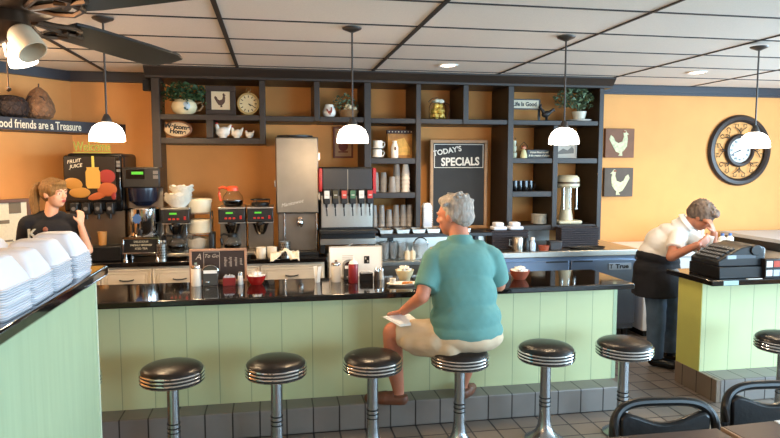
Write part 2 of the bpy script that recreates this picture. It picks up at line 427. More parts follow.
# ------------------------------------------------------------------ dining chairs and tables near the camera
def chair(label, x, y, rz):
    c = thing('dining_chair', label, 'chair', (x, y, 0), rz, 'black dining chairs')
    # backrest: padded shield inside a bent tube loop (faces -Y, back at y=.2)
    W, Z0, Z1 = .205, .44, .80
    loop = []
    for i in range(33):
        a = PI*i/32; loop.append((-(W)*abs(math.cos(a))**.55*(1 if math.cos(a) > 0 else -1), .2+.03*math.sin(a), .66+(Z1-.66)*math.sin(a)**.6))
    pts = [(-W+.01, .18, .0)]+[(-W+.004, .19, .45)]+loop+[(W-.004, .19, .45), (W-.01, .18, 0)]
    MB().tube(pts, .018, 10).build('back_frame', blackp, c)
    m = MB(); n = 16; top = []; 
    for i in range(n+1):
        u = -1+2*i/n; top.append((u*(W-.025), .745-.035*math.cos(u*PI)*-1*0-.0+.022*math.cos(2*PI*u*.5)*-1+(-.02 if abs(u) > .95 else 0)))
    poly = top+[(W-.03, .52), (W-.06, .48), (-W+.06, .48), (-W+.03, .52)]
    m.prism(poly, .195, .228, 'Y'); m.build('back_pad', M('black_vinyl_pad', '16171A', .3, bump=(60, .1)), c, bev=.01, recalc=True)
    s = MB(); s.box(-.2, .2, -.22, .19, .43, .48); s.build('seat', MATS['black_vinyl_pad'], c, bev=.02)
    for sx in (-1, 1): MB().cyl((sx*.18, -.18, .44), (sx*.2, -.21, 0), .013).build('leg', blackp, c)
    MB().tube([(-.19, .18, .42), (-.18, -.18, .42), (.18, -.18, .42), (.19, .18, .42)], .011).build('seat_frame', blackp, c)
    return c
chair('black padded dining chair tucked behind the left brown table', 1.455, 1.95, -.12)
chair('black padded dining chair cut off by the right edge', 2.01, 2.04, -.12)
tblm = M('table_laminate', '3A2721', .4, nz=(10, .12), stretch=(1, 6, 6))
edgem = M('table_edge', 'A98C72', .4)
def table(label, x, y, rz, w, d):
    t = thing('dining_table', label, 'table', (x, y, 0), rz, None)
    MB().box(0, w, -d, 0, .715, .75).build('tabletop', tblm, t, bev=.003)
    MB().frame(0, 1, 0, 1, .1, 0, 1).bm.free() if False else None
    MB().box(-.008, 0, -d, 0, .715, .748).build('edge_band', edgem, t)
    MB().cyl((w/2, -d/2, .03), (w/2, -d/2, .72), .04).build('pedestal', blackp, t)
    MB().box(w/2-.28, w/2+.28, -d/2-.04, -d/2+.04, 0, .03).box(w/2-.04, w/2+.04, -d/2-.28, -d/2+.28, 0, .03).build('base', blackp, t)
table('brown topped dining table before the left black chair', 1.05, 2.02, -.0, .55, .75)
table('brown topped dining table at the bottom right corner, with pale edge', 1.632, 2.03, 0.05, .9, .75)
tag(MB().box(-.035, .035, -.012, .012, 0, .004).build('sugar_packet', paper, None, loc=(1.89, 2.02, .7505)), 'small white paper packet on the bottom right table', 'packet')
# floor bracket beside the middle stool
tag(MB().box(-.05, .05, -.05, .05, 0, .012).box(-.035, .035, -.035, .035, .012, .018).build('floor_plate', M('bronze_plate', '5A4A30', .4, .7), None, loc=(.98, 3.47, 0), bev=.002), 'small bronze plate on the floor tiles in front of the man', 'plate')

# ------------------------------------------------------------------ pendant lamps
milk = M('lit_glass', 'FFFFFF', .3, emit='FFF1DC', estr=7.)
bronze = M('dark_bronze', '4A4440', .4, .6)
def pendant():
    p = thing('pendant_lamp', 'x', 'lamp', (0, 0, 2.583), group='pendant lamps above the bar')
    MB().lathe([(0, -.028), (.012, -.028), (.03, -.02), (.058, -.008), (.062, 0), (0, 0)]).build('canopy', bronze, p)
    MB().cyl((0, 0, -.02), (0, 0, -.57), .006, seg=10).build('rod', bronze, p)
    MB().lathe([(0, -.56), (.012, -.56), (.02, -.575), (.03, -.60), (.03, -.612), (0, -.612)]).build('shade_cap', bronze, p)
    MB().tube([(.03*math.cos(a*PI/8), 0, -.612+.035*math.sin(a*PI/8)) for a in range(9)], .0035, 6).build('wire_loop', bronze, p)
    MB().lathe([(.026, -.608), (.055, -.618), (.082, -.64), (.098, -.675), (.102, -.71), (.102, -.722), (.097, -.722), (.096, -.708), (.09, -.675), (.075, -.648), (.05, -.628), (.026, -.618)]).build('shade', milk, p)
    return p
PL = [(-.975, 4.08, 'leftmost, by the fruit juice machine'), (.506, 4.085, 'second from left, over the soda fountain'), (1.966, 4.10, 'third from left, over the right shelf bay'), (3.445, 4.09, 'rightmost, in front of the big clock')]
p0 = pendant()
for i, (x, y, d) in enumerate(PL):
    lb = 'white glass dome pendant lamp '+d
    if i == 0: p0.location = (x, y, 2.583); p0['label'] = lb
    else: dup(p0, (x, y, 2.583 if i < 3 else 2.565), 0, lb)
def pl(name, loc, w, col, size=.05):
    l = bpy.data.lights.new(name, 'POINT'); l.energy = w; l.color = col; l.shadow_soft_size = size
    o = bpy.data.objects.new(name, l); o.location = loc; COL.objects.link(o)
WARM = (1, .70, .40)
for i, (x, y, d) in enumerate(PL): pl('pendant_bulb', (x, y, 1.84), (36, 28, 16, 9)[i], WARM, .05)
# recessed cans
for i, (x, y) in enumerate(((1.519, 5.46), (3.934, 5.443))):
    r = thing('recessed_light', 'round lit ceiling downlight '+('above the chalkboard' if i == 0 else 'over the pale right wall, near the clock'), 'ceiling light', (x, y, 2.583), group='recessed ceiling lights')
    MB().lathe([(.062, 0), (.085, -.004), (.085, .006), (.062, .006)]).build('trim_ring', white, r)
    MB().lathe([(0, .004), (.062, .0), (.062, .006), (0, .006)]).build('bulb', M('can_glow', 'FFFFFF', .5, emit='FFE2C4', estr=14), r)
for x, y in ((1.519, 5.46), (3.934, 5.443), (-1.0, 5.46)):  # third spot is an added warm light on the left, without a can
    l = bpy.data.lights.new('downlight', 'SPOT'); l.energy = 80; l.color = (1, .72, .42); l.spot_size = 2.2; l.spot_blend = .8; l.shadow_soft_size = .06
    o = bpy.data.objects.new('downlight', l); o.location = (x, y, 2.56); COL.objects.link(o)
dt = thing('smoke_detector', 'small white ceiling smoke detector beside the left pendant lamp', 'detector', (-1.159, 4.332, 2.583))
MB().lathe([(0, -.03), (.022, -.03), (.03, -.018), (.045, -.014), (.045, 0), (0, 0)]).build('body', white, dt)
MB().lathe([(0, -.034), (.006, -.034), (.006, -.03), (0, -.03)]).build('sensor', steel, dt)

# ------------------------------------------------------------------ ceiling fan
fan = thing('ceiling_fan', 'dark ceiling fan with frosted glass lamps at the top left', 'fan', (-.586, 1.565, 2.06))
fanm = M('fan_brown', '17110F', .4, nz=(12, .15))
MB().lathe([(0, .53), (.07, .53), (.06, .47), (.015, .45), (0, .45)]).build('canopy', fanm, fan)
MB().cyl((0, 0, .1), (0, 0, .47), .013).build('downrod', fanm, fan)
MB().lathe([(0, .20), (.05, .20), (.125, .185), (.14, .16), (.14, .06), (.13, .035), (.10, .02), (0, .02)], seg=40).build('motor_housing', fanm, fan)
MB().lathe([(.12, .03), (.142, .028), (.142, .02), (.10, -.005), (0, -.005)], seg=40).build('housing_trim', M('antique_brass', '3E2C1E', .4, .8), fan)
for a in (69, 149, 237, 325):
    ra = math.radians(a)
    R_ = Matrix.Rotation(ra, 4, 'Z')@Matrix.Rotation(math.radians(-10), 4, 'X')
    m = MB(); P = [(.19, -.05), (.25, -.058), (.5, -.066), (.66, -.066), (.71, -.05), (.725, 0), (.71, .05), (.66, .066), (.5, .066), (.25, .058), (.19, .05)]
    m.prism(P, -.004, .004, 'Z'); m.xf(R_); bl = m.build('blade', fanm, fan, bev=.002)
    i_ = MB(); 
    for sy in (-1, 1): i_.tube([(.10, sy*.01, -.006), (.14, sy*.03, -.012), (.18, sy*.045, -.012), (.22, sy*.035, -.010), (.235, sy*.012, -.010), (.215, 0, -.010), (.19, sy*.012, -.010)], .006, 6)
    i_.tube([(.10, 0, -.006), (.27, 0, -.010)], .007, 6); i_.xf(R_)
    i_.build('blade_iron', MATS['antique_brass'], bl)
MB().lathe([(0, -.005), (.055, -.005), (.06, -.03), (.045, -.055), (.02, -.07), (0, -.072)]).build('light_fitter', MATS['antique_brass'], fan)
MB().cyl((.02, -.03, -.07), (.02, -.03, -.17), .0015, seg=6).ell((.02, -.03, -.175), .006, sub=1).build('pull_chain', MATS['antique_brass'], fan)
frost = M('frosted_lit', 'FFFFFF', .4, emit='FFF0D8', estr=8.)
frost_off = M('frosted_unlit', 'C4AC8E', .4)
for a, mm, tl in ((-28, frost_off, 50), (75, frost, 62), (165, frost, 45), (255, frost, 40)):
    ra = math.radians(a); d = Vector((math.cos(ra)*math.cos(math.radians(tl)), math.sin(ra)*math.cos(math.radians(tl)), -math.sin(math.radians(tl))))
    s_ = Vector((math.cos(ra)*.036, math.sin(ra)*.036, -.035))
    q = d.to_track_quat('Z', 'Y').to_matrix().to_4x4()
    arm = MB().cyl(s_, s_+d*.02, .014).build('lamp_socket', MATS['antique_brass'], fan)
    MB().lathe([(.012, .012), (.022, .017), (.028, .027), (.031, .05), (.031, .08), (.0285, .08), (.0285, .05), (.0255, .03), (.018, .021), (.010, .016)], c=s_, mat=q).build('glass_shade' if mm is not frost_off else 'glass_shade', mm, fan)
pl('fan_bulb', (-.74, 1.44, 1.88), 16, WARM, .06)
# ------------------------------------------------------------------ appliances on the back counter (top z .90)
led = M('green_display', '203018', .3, emit='6CFF3A', estr=.7)
ledw = M('red_lamp', 'C03020', .3)
coffee = M('coffee', '140A05', .1)
darkgl = M('smoked_glass', '2A2422', .05, trans=.6)
orangep = M('orange_handle', 'E2552C', .35)
# fruit juice dispenser
jm = thing('juice_dispenser', 'black fruit juice dispenser with glossy fruit picture front', 'juice dispenser', (-1.50, 5.80, .90))
MB().box(-.25, .22, .10, .62, .0, .92).build('cabinet', blackp, jm, bev=.03)
MB().box(-.25, .22, 0, .10, .42, .90).build('door', blackg, jm, bev=.02)
MB().box(-.235, .17, -.006, 0, .52, .89).build('picture_panel', M('picture_black', '1B1310', .3), jm, smooth=False)
pn = MB().ell((-.17, -.007, .66), (.075, .004, .05), (0, .2, 0)).ell((-.12, -.007, .585), (.085, .005, .045)); pn.build('mango_picture', M('mango', 'A8742E', .4), jm)
MB().ell((.10, -.007, .61), (.08, .005, .06)).ell((.02, -.007, .555), (.08, .004, .03), (0, -.3, 0)).build('orange_picture', M('orange_fruit', 'A04E24', .4), jm)
MB().ell((.10, -.006, .72), (.07, .004, .06)).ell((.15, -.007, .56), (.02, .004, .04)).build('strawberry_picture', M('berry_red', '8E2A24', .4), jm)
j = MB(); j.prism([(-.055, .62), (.035, .62), (.048, .65), (.048, .76), (.035, .785), (.04, .80), (-.06, .80), (-.055, .785), (-.068, .76), (-.068, .65)], -.013, -.006); j.build('juice_jar_picture', M('juice_yellow', 'BE9040', .35), jm, recalc=True)
MB().box(-.016, .004, -.014, -.008, .80, .895).build('straw_picture', M('straw', 'C9B550', .4), jm)
MB().text('FRUIT', .042, (-.16, -.008, .85), rot=(PI/2, -.15, 0), shear=.3).text('JUICE', .042, (-.145, -.008, .81), rot=(PI/2, -.15, 0), shear=.3).build('panel_writing', M('cream_ink', 'E4D9BE', .5), jm, smooth=False)
for k_ in range(4):
    x = -.16+.095*k_
    v = MB().box(x-.03, x+.03, -.06, .02, .40, .50).build('dispensing_valve', blackp, jm, bev=.008)
    MB().cyl((x, -.04, .36), (x, -.04, .40), .012).build('nozzle', blackp, v)
    MB().lathe([(0, 0), (.016, 0), (.016, .004), (0, .004)], c=(x, -.062, .45), mat=Matrix.Rotation(PI/2, 4, 'X')).build('valve_button', M('grey_button', '6A6560', .4), v)
MB().box(-.25, .22, .06, .10, .12, .42).build('splash_panel', steeld, jm)
MB().box(-.25, .22, -.10, .12, 0, .13).build('drip_tray', blackp, jm, bev=.01)
for z in (.83, .76, .80): MB().box(.18, .21, -.004, 0, z, z+.025).build('control_button', M('grey_button', '6A6560', .4), jm)
tag(MB().prism([(-.03, 0), (.03, 0), (.038, .12), (-.038, .12)], -.0, .002).bm.free() if False else MB().lathe([(0, 0), (.03, 0), (.038, .115), (.036, .115), (.028, .004), (0, .004)]).build('paper_cup', M('amber_cup', 'B98244', .5), None, loc=(-1.455, 5.80, 1.032)), 'amber cup on the juice dispenser drip tray', 'cup')
tag(MB().text('Welcome', .115, (0, 0, .045), ext=.004, off=.001, sx=.66).box(-.15, .15, -.004, .004, -.008, 0).build('welcome_sign', M('lime_paint', '9DA046', .5), None, loc=(-1.53, 5.88, 1.83), smooth=False), 'cut-out lime green Welcome word sign on top of the juice dispenser', 'sign')

# tall iced tea brewer with urn
ab = thing('tea_brewer', 'tall black and chrome tea brewer with an urn on a stand, beside the juice dispenser', 'brewer', (-1.12, 5.80, .90))
MB().box(-.155, .155, -.02, .195, .62, .80).build('brew_head', blackp, ab, bev=.012)
MB().box(-.15, .15, .175, .195, 0, .62).build('back_column', steeld, ab, bev=.006)
MB().box(-.12, .03, -.026, -.02, .70, .78).build('control_panel', blackg, ab)
MB().box(-.075, .02, -.03, -.026, .738, .762).build('display', led, ab)
for z in (.70, .74): MB().box(.10, .14, -.026, -.02, z, z+.03).build('switch', M('grey_button', '6A6560', .4), ab)
MB().lathe([(0, 0), (.06, 0), (.115, .04), (.125, .12), (.125, .155), (0, .155)], c=(0, .06, .465)).build('funnel', M('navy_plastic', '151A2C', .2), ab)
u = MB().lathe([(0, 0), (.125, 0), (.13, .01), (.13, .235), (.12, .245), (0, .245)], c=(0, .04, .205), seg=40); u.build('urn', chrome, ab)
MB().cyl((0, -.08, .245), (0, -.13, .245), .012).cyl((0, -.12, .27), (0, -.12, .22), .012).build('tap', blackp, ab)
MB().prism([(-.03+.03*math.cos(a/16*2*PI)*(1+.35*(a % 2)), .36+.035*math.sin(a/16*2*PI)*(1+.35*(a % 2))) for a in range(16)], -.096, -.088).build('urn_sticker', M('blue_splash', '3D5E8C', .4), ab, smooth=False, recalc=True)
st_ = MB().frame(-.15, .15, .06, .205, .012, -.12, -.10).build('stand_frame', chrome, ab, bev=.002)
MB().box(-.138, .138, -.108, -.10, .072, .193).build('stand_panel', blackp, ab)
MB().text('DELICIOUS', .024, (0, -.109, .165)).text('FRESHLY BREWED', .022, (0, -.109, .135)).text('ICED TEA', .024, (0, -.109, .105)).build('panel_writing', M('cream_ink', 'E4D9BE', .5), ab, smooth=False)
for x in (-.13, .13):
    for y in (-.10, .14): MB().lathe([(0, 0), (.022, 0), (.022, .012), (.014, .02), (.014, .07), (0, .07)], c=(x, y, 0)).build('leg', chrome, ab)
MB().box(-.15, .15, -.12, .17, .19, .205).build('stand_shelf', chrome, ab)

def carafe(par=None, orange=False, name='decanter', at=(0, 0, 0), label=None):
    t = thing(name, label, 'coffee pot', at)
    MB().lathe([(0, 0), (.058, 0), (.074, .02), (.078, .045), (.070, .075), (.045, .105), (.036, .118), (.040, .13), (.037, .13), (.033, .118), (.042, .104), (.067, .074), (.075, .045), (.071, .022), (.056, .003), (0, .003)]).build('glass_bowl', glass, t)
    MB().lathe([(0, .004), (.055, .004), (.0705, .022), (.0735, .040), (.073, .046), (0, .046)]).build('coffee', coffee, t)
    hm = orangep if orange else blackp
    MB().lathe([(.037, .112), (.043, .112), (.043, .135), (.030, .148), (0, .150)]).tube([(-.04, 0, .13), (-.075, -.01, .14), (-.098, -.015, .13), (-.10, -.015, .10), (-.092, -.015, .05), (-.084, -.01, .045)], .010).build('handle', hm, t)
    return t
def brewer(label, x, tl=None):
    b = thing('coffee_brewer', label, 'coffee maker', (x, 5.84, .90), group='coffee brewers on the back counter')
    MB().box(-.115, .115, -.06, .32, .31, .43).build('head', blackp, b, bev=.008)
    MB().box(-.118, .118, -.055, .325, .43, .445).box(-.118, .118, -.055, .325, .30, .31).build('head_trim', steel, b, bev=.003)
    MB().box(-.115, .115, .12, .32, .05, .30).build('column', steeld, b, bev=.004)
    MB().box(-.125, .125, -.10, .32, .02, .05).build('base', steel, b, bev=.006)
    for sx in (-1, 1):
        for y in (-.08, .3): MB().cyl((sx*.1, y, 0), (sx*.1, y, .02), .012).build('foot', rubber, b)
    MB().lathe([(0, .0), (.05, .0), (.056, .006), (.056, .012), (0, .012)], c=(0, .0, .05)).build('warmer_plate', blackp, b)
    MB().box(-.05, .01, -.065, -.06, .388, .402).build('display', led, b)
    for i_ in range(3): MB().box(-.06+.035*i_, -.04+.035*i_, -.065, -.06, .34, .355).build('button', ledw, b)
    MB().box(.07, .088, -.07, -.06, .34, .37).build('brew_switch', redp, b)
    MB().lathe([(0, 0), (.03, 0), (.05, .03), (.07, .09), (.075, .10), (.075, .115), (0, .115)], c=(0, .01, .195)).build('filter_funnel', M('dark_chrome', '6A6765', .2, 1), b)
    MB().box(-.02, .02, -.10, -.055, .285, .30).build('funnel_handle', blackp, b, bev=.004)
    return b
brewer('single coffee brewer carrying the stack of paper filters', -.845)
brewer('left brewer of the adjoining pair, a lit pot with orange handle on its top', -.368)
brewer('right brewer of the adjoining pair, next to the tall steel dispenser', -.118)
carafe(at=(-.845, 5.84, .963), label='glass coffee pot with black handle on the single brewer below the filters')
carafe(at=(-.368, 5.84, .963), label='glass coffee pot with black handle on the warmer of the paired brewer')
carafe(at=(-.36, 5.90, 1.346), orange=True, label='glass coffee pot with orange handle up on top of the brewer').scale = (1.2, 1.2, 1.25)
wp = thing('top_warmer', 'empty round black warmer plate on top of the right paired brewer', 'warmer', (-.118, 5.90, 1.346))
MB().lathe([(0, 0), (.075, 0), (.08, .01), (.08, .03), (.07, .035), (0, .035)]).build('plate', blackp, wp)
MB().tube([(.085*math.cos(a*PI/8), .085*math.sin(a*PI/8), .06) for a in range(16)], .005, 6, closed=True).build('rail', blackp, wp)
for a in (0, 2, 4): MB().cyl((.083*math.cos(a), .083*math.sin(a), .02), (.085*math.cos(a), .085*math.sin(a), .06), .004).build('rail_post', blackp, wp)
tag(MB().box(-.02, .02, -.02, .02, 0, 1).bm.free() if False else MB().box(-.022, .022, -.1, .1, 0, .22).build('water_filter', blackp, None, loc=(-.545, 5.86, .90), bev=.01), 'narrow black upright box between the filter stand and the paired brewers', 'box')

filt = M('filter_paper', 'EDE6D6', .85)
def filters(x, y, z, n, r0, r1, hh, dz, labels, group, twist=0):
    def one():
        m = MB(); seg = 60
        rings = []
        for (r, z_) in ((r0*.98, 0), (r0, .002), ((r0+r1)/2, hh*.5), (r1, hh)):
            w = 0 if z_ < .003 else .006*(z_/hh)
            rings.append([m.bm.verts.new(((r+w*(1 if i % 2 else -1))*math.cos(2*PI*i/seg), (r+w*(1 if i % 2 else -1))*math.sin(2*PI*i/seg), z_+(.008*math.sin(i*.6+twist) if z_ == hh else 0))) for i in range(seg)])
        m.bm.faces.new(rings[0])
        for a, b in zip(rings, rings[1:]):
            for i in range(seg): m.bm.faces.new((a[i], a[(i+1) % seg], b[(i+1) % seg], b[i]))
        return m.build('coffee_filter', filt, None, ang=180)
    o = one(); 
    for i in range(n):
        c = o if i == 0 else dup(o)
        c.location = (x+random.uniform(-.004, .004), y, z+dz*i); c.rotation_euler = (random.uniform(-.03, .03), random.uniform(-.04, .04), i*.5)
        tag(c, labels, 'coffee filter', group)
filters(-.83, 5.88, 1.347, 6, .06, .115, .062, .012, 'white fluted paper coffee filter in the pile on the single brewer', 'filters on the single brewer')
filters(-.80, 5.88, 1.447, 4, .05, .10, .055, .012, 'white fluted paper filter in the smaller pile topping the brewer stack', 'filters topping the brewer stack', 2)
# wire stand
ws = thing('wire_stand', 'two tier wire stand of paper filters between the coffee brewers', 'stand', (-.66, 5.95, .90))
m = MB()
for sx in (-1, 1):
    for y in (-.09, .09): m.cyl((sx*.105, y, 0), (sx*.105, y, .40), .005, seg=8)
m.build('post', chrome, ws)
for z in (.04, .20, .385):
    m = MB().tube([(-.105, -.09, z), (.105, -.09, z), (.105, .09, z), (-.105, .09, z)], .004, 6, closed=True)
    for i_ in range(7): m.cyl((-.105+.035*i_, -.09, z), (-.105+.035*i_, .09, z), .002, seg=6)
    m.build('shelf', chrome, ws)
ivory = M('ivory_tub', 'E2D3B4', .5)
for z, d in ((1.295, 'on the top tier of the wire stand'), (1.11, 'on the middle tier of the wire stand')):
    t = thing('round_tub', 'cream round tub '+d, 'tub', (-.66, 5.95, z), group='tubs on the wire stand')
    MB().lathe([(0, 0), (.098, 0), (.102, .01), (.106, .09), (0, .09)]).build('tub', ivory, t)
    MB().lathe([(0, .09), (.112, .09), (.112, .115), (.10, .122), (0, .122)]).build('lid', ivory, t)
filters(-.66, 5.95, .948, 6, .07, .125, .06, .011, 'white fluted paper filter in the pile low on the wire stand', 'filters low on the wire stand', 1)
# perforated utensil cup
uc = thing('utensil_cup', 'perforated steel utensil cup left of the coffee brewer', 'cup', (-.96, 5.72, .90))
def perf(r, h, rows, n):
    m = MB().lathe([(0, 0), (r, 0), (r*1.05, h), (r*1.12, h+.003), (r*1.12, h+.007), (r*.98, h+.007), (r*.95, .004), (0, .004)]); return m
perf(.042, .13, 4, 12).build('cup_body', steel, uc)
m = MB()
for k_ in range(5):
    for i_ in range(14):
        a = 2*PI*(i_+.5*(k_ % 2))/14; m.box(-.004, .004, -.001, .001, 0, .012)
        vs = m.bm.verts[:][-8:] if False else None
        m.bm.verts.ensure_lookup_table(); vv = m.bm.verts[-8:]
        bmesh.ops.transform(m.bm, matrix=Matrix.Translation((.0435*math.cos(a), .0435*math.sin(a), .015+.023*k_))@Matrix.Rotation(a+PI/2, 4, 'Z'), verts=vv)
m.build('perforation', blackp, uc)
for i_, (dx, dy) in enumerate(((-.015, 0), (.012, .01), (.0, -.015))):
    tag(MB().cyl((dx, dy, .006), (dx*1.6, dy*1.6, .15), .004).ell((dx*1.7, dy*1.7, .155), (.012, .005, .018)).build('spoon', steel, None, loc=(-.96, 5.72, .90)), 'steel spoon standing in the perforated cup', 'spoon', 'spoons in the perforated cup')

# tall stainless dispenser
td = thing('tall_dispenser', 'tall stainless steel dispenser cabinet on the black counter', 'dispenser', (.215, 5.80, .90))
MB().box(-.19, .19, 0, .42, .38, 1.07).build('tank_cabinet', steeld, td, bev=.008)
MB().box(-.185, .185, -.012, 0, .39, 1.06).build('door', M('worn_steel', '8C8376', .36, .95, nz=(4, .12)), td, bev=.004)
MB().lathe([(0, 0), (.16, 0), (.165, .006), (.165, .02), (.15, .022), (0, .022)], c=(-.01, .2, 1.07)).build('lid', blackp, td)
MB().box(-.175, .175, .10, .42, .03, .38).build('lower_body', steeld, td, bev=.004)
MB().box(-.19, .19, -.02, .42, 0, .03).build('base', blackp, td, bev=.004)
for x in (-.12, .17): MB().cyl((x, .02, .03), (x, .02, .39), .009).build('support_tube', chrome, td)
MB().cyl((.02, .06, .33), (.02, .0, .33), .022).lathe([(0, 0), (.018, 0), (.03, .02), (.03, .05), (.02, .07), (0, .075)], c=(.02, .0, .26)).build('spout', chrome, td)
for z in (.50, .86): MB().box(.185, .205, -.005, .02, z, z+.07).build('hinge', steel, td, bev=.003)
MB().box(-.205, -.19, .05, .09, .62, .68).build('latch', steel, td, bev=.003)
MB().text('Manitowoc', .045, (-.05, -.0135, .475), rot=(PI/2, -.22, 0), shear=.4, ext=.0004).build('door_script', M('pale_script', 'CFC7BA', .4), td, smooth=False)
MB().box(-.17, -.05, -.012, .1, .39, .395).build('shelf_lip', blackp, td)
mug_m = M('mug_ivory', 'E6DCC9', .25, coat=.3)
def mug(name, lb, loc, mat=mug_m, r=.036, h=.075, grp=None, rz=0):
    t = thing(name, lb, 'mug', loc, rz, grp)
    MB().lathe([(0, 0), (r*.85, 0), (r*.98, .01), (r, h*.5), (r, h), (r-.004, h), (r-.005, .012), (0, .008)]).build('cup', mat, t)
    MB().tube([(r*.9, 0, h*.8), (r+.018, 0, h*.82), (r+.024, 0, h*.55), (r+.014, 0, h*.25), (r*.92, 0, h*.22)], .0045).build('handle', mat, t)
    return t
mug('coffee_mug', 'ivory mug at the edge of the back counter, left of its twin', (-.115, 5.68, .90), r=.044, h=.095, rz=2.6)
mug('coffee_mug', 'ivory mug at the edge of the back counter, against the white cloth', (-.02, 5.70, .90), r=.044, h=.095, rz=2.2)
uc2 = dup(uc, (.095, 5.72, .90), 1, 'perforated steel utensil cup before the tall dispenser')
# crumpled cloth
m = MB(); bmesh.ops.create_grid(m.bm, x_segments=40, y_segments=28, size=.5)
for v in m.bm.verts:
    x, y = v.co.x*.25, v.co.y*.2
    pinch = .35+.65*min(1, abs(v.co.x)*2.6)
    z = .035+.03*noise.noise(Vector((v.co.x*5, v.co.y*5, 3)))+.012*noise.noise(Vector((v.co.x*14, v.co.y*11, 1)))+.03*max(0, 1-abs(v.co.x)*5)
    yy = y*pinch
    if yy < -.045: z -= (-.045-yy)*1.1
    v.co = (x, yy, max(z, .004) if yy > -.05 else z)
tag(m.build('towel', M('cloth_white', 'EFE6D4', .95, bump=(150, .2)), None, loc=(.09, 5.66, .905), solid=.006, ang=180), 'crumpled white cloth draped on the edge of the black back counter', 'towel')

# soda fountain
sf = thing('soda_fountain', 'six lever soda fountain with red edges beside the tall steel dispenser', 'soda fountain', (.665, 5.74, 1.10))
MB().box(-.25, .25, .08, .25, .02, .60).build('housing', blackp, sf, bev=.01)
MB().box(-.225, .225, .0, .08, .34, .585).build('upper_panel', M('carbon_panel', '2A2522', .35, nz=(120, .2)), sf, bev=.004)
MB().box(-.235, .235, .05, .08, .05, .34).build('splash_panel', steel, sf)
MB().box(-.003, .003, -.003, 0, .36, .58).build('panel_seam', steeld, sf)
for sx in (-1, 1): MB().box(sx*.245-.015, sx*.245+.015, -.005, .08, .38 if sx < 0 else .36, .59).build('red_edge', redp, sf, bev=.004)
MB().box(-.26, .26, -.10, .25, 0, .03).build('drip_tray', blackp, sf, bev=.006)
cols = ['DAD5CB', '4A3F20', 'C2402E', '3F6B48', 'DAD5CB', 'C22E22']
for i_ in range(6):
    x = -.195+.078*i_
    v = MB().box(x-.028, x+.028, -.06, .02, .27, .40).build('valve', blackp, sf, bev=.006)
    MB().box(x-.023, x+.023, -.066, -.06, .32, .39).build('flavour_label', M('label_%d' % i_, cols[i_], .4), v, smooth=False)
    MB().box(x-.014, x+.014, -.0675, -.066, .345, .355).build('label_mark', M('label_ink', '5A2A22' if i_ % 2 else 'C7BFB2', .5), v)
    MB().cyl((x, -.02, .27), (x, -.02, .235), .012, .009).build('nozzle', blackp, v)
    MB().tube([(x, -.03, .27), (x, -.035, .22), (x+.004, -.03, .16)], .006).build('lever', blackp, v)
sb = thing('soda_stand', 'low black stand with steel band under the soda fountain', 'stand', (.665, 5.73, .92))
MB().box(-.25, .25, 0, .265, .12, .18).build('top', blackp, sb, bev=.004)
MB().box(-.255, .255, -.012, 0, .075, .13).build('steel_band', steel, sb, bev=.003)
for sx in (-1, 1): MB().box(sx*.23-.02, sx*.23+.02, .01, .25, 0, .12).build('leg', blackp, sb)
tag(MB().tube([(-.1, 0, .0), (-.02, .01, -.012), (.03, 0, .0), (.06, -.008, .02)], .003).tube([(.03, .01, -.01), (.08, 0, .025)], .003).build('cable', paper, None, loc=(.62, 5.71, .98)), 'thin pale cable looped under the soda fountain', 'cable')

# clear tumblers & things on the steel worktop
clear = M('clear_plastic', 'F2F4F4', .08, trans=.85, ior=1.2)
cup = MB().lathe([(0, 0), (.028, 0), (.038, .12), (.036, .12), (.026, .004), (0, .004)], seg=20)
c0 = cup.build('tumbler', clear, None)
k_ = 0
for i_, (x, y) in enumerate(((1.02, 5.80), (1.10, 5.83), (1.18, 5.80), (1.06, 5.88), (1.14, 5.90))):
    for z in range(2):
        c = c0 if k_ == 0 else dup(c0)
        c.location = (x, y, .842+.035*z); k_ += 1
        tag(c, 'clear plastic tumbler among those on the steel worktop below the pan rail', 'tumbler', 'clear tumblers on the steel worktop')
pt = thing('water_pitcher', 'clear pitcher with chrome loop handle on the worktop before the seated man', 'pitcher', (1.36, 5.80, .842))
MB().lathe([(0, 0), (.06, 0), (.075, .14), (.072, .14), (.057, .005), (0, .005)]).build('jug', clear, pt)
MB().tube([(.07*math.cos(a*PI/10), 0, .12+.075*math.sin(a*PI/10)) for a in range(11)], .006).build('loop_handle', chrome, pt)
for x, lb in ((1.22, 'left of the clear pitcher'), (1.27, 'touching the clear pitcher on its left')):
    t = thing('squeeze_bottle', 'small pale squeeze bottle on the steel worktop '+lb, 'bottle', (x, 5.74, .842), group='pale squeeze bottles')
    MB().lathe([(0, 0), (.025, 0), (.027, .01), (.027, .07), (.012, .085), (0, .085)]).build('bottle_body', ivory, t)
    MB().cyl((0, 0, .085), (0, 0, .12), .008, .002).build('nozzle', white, t)

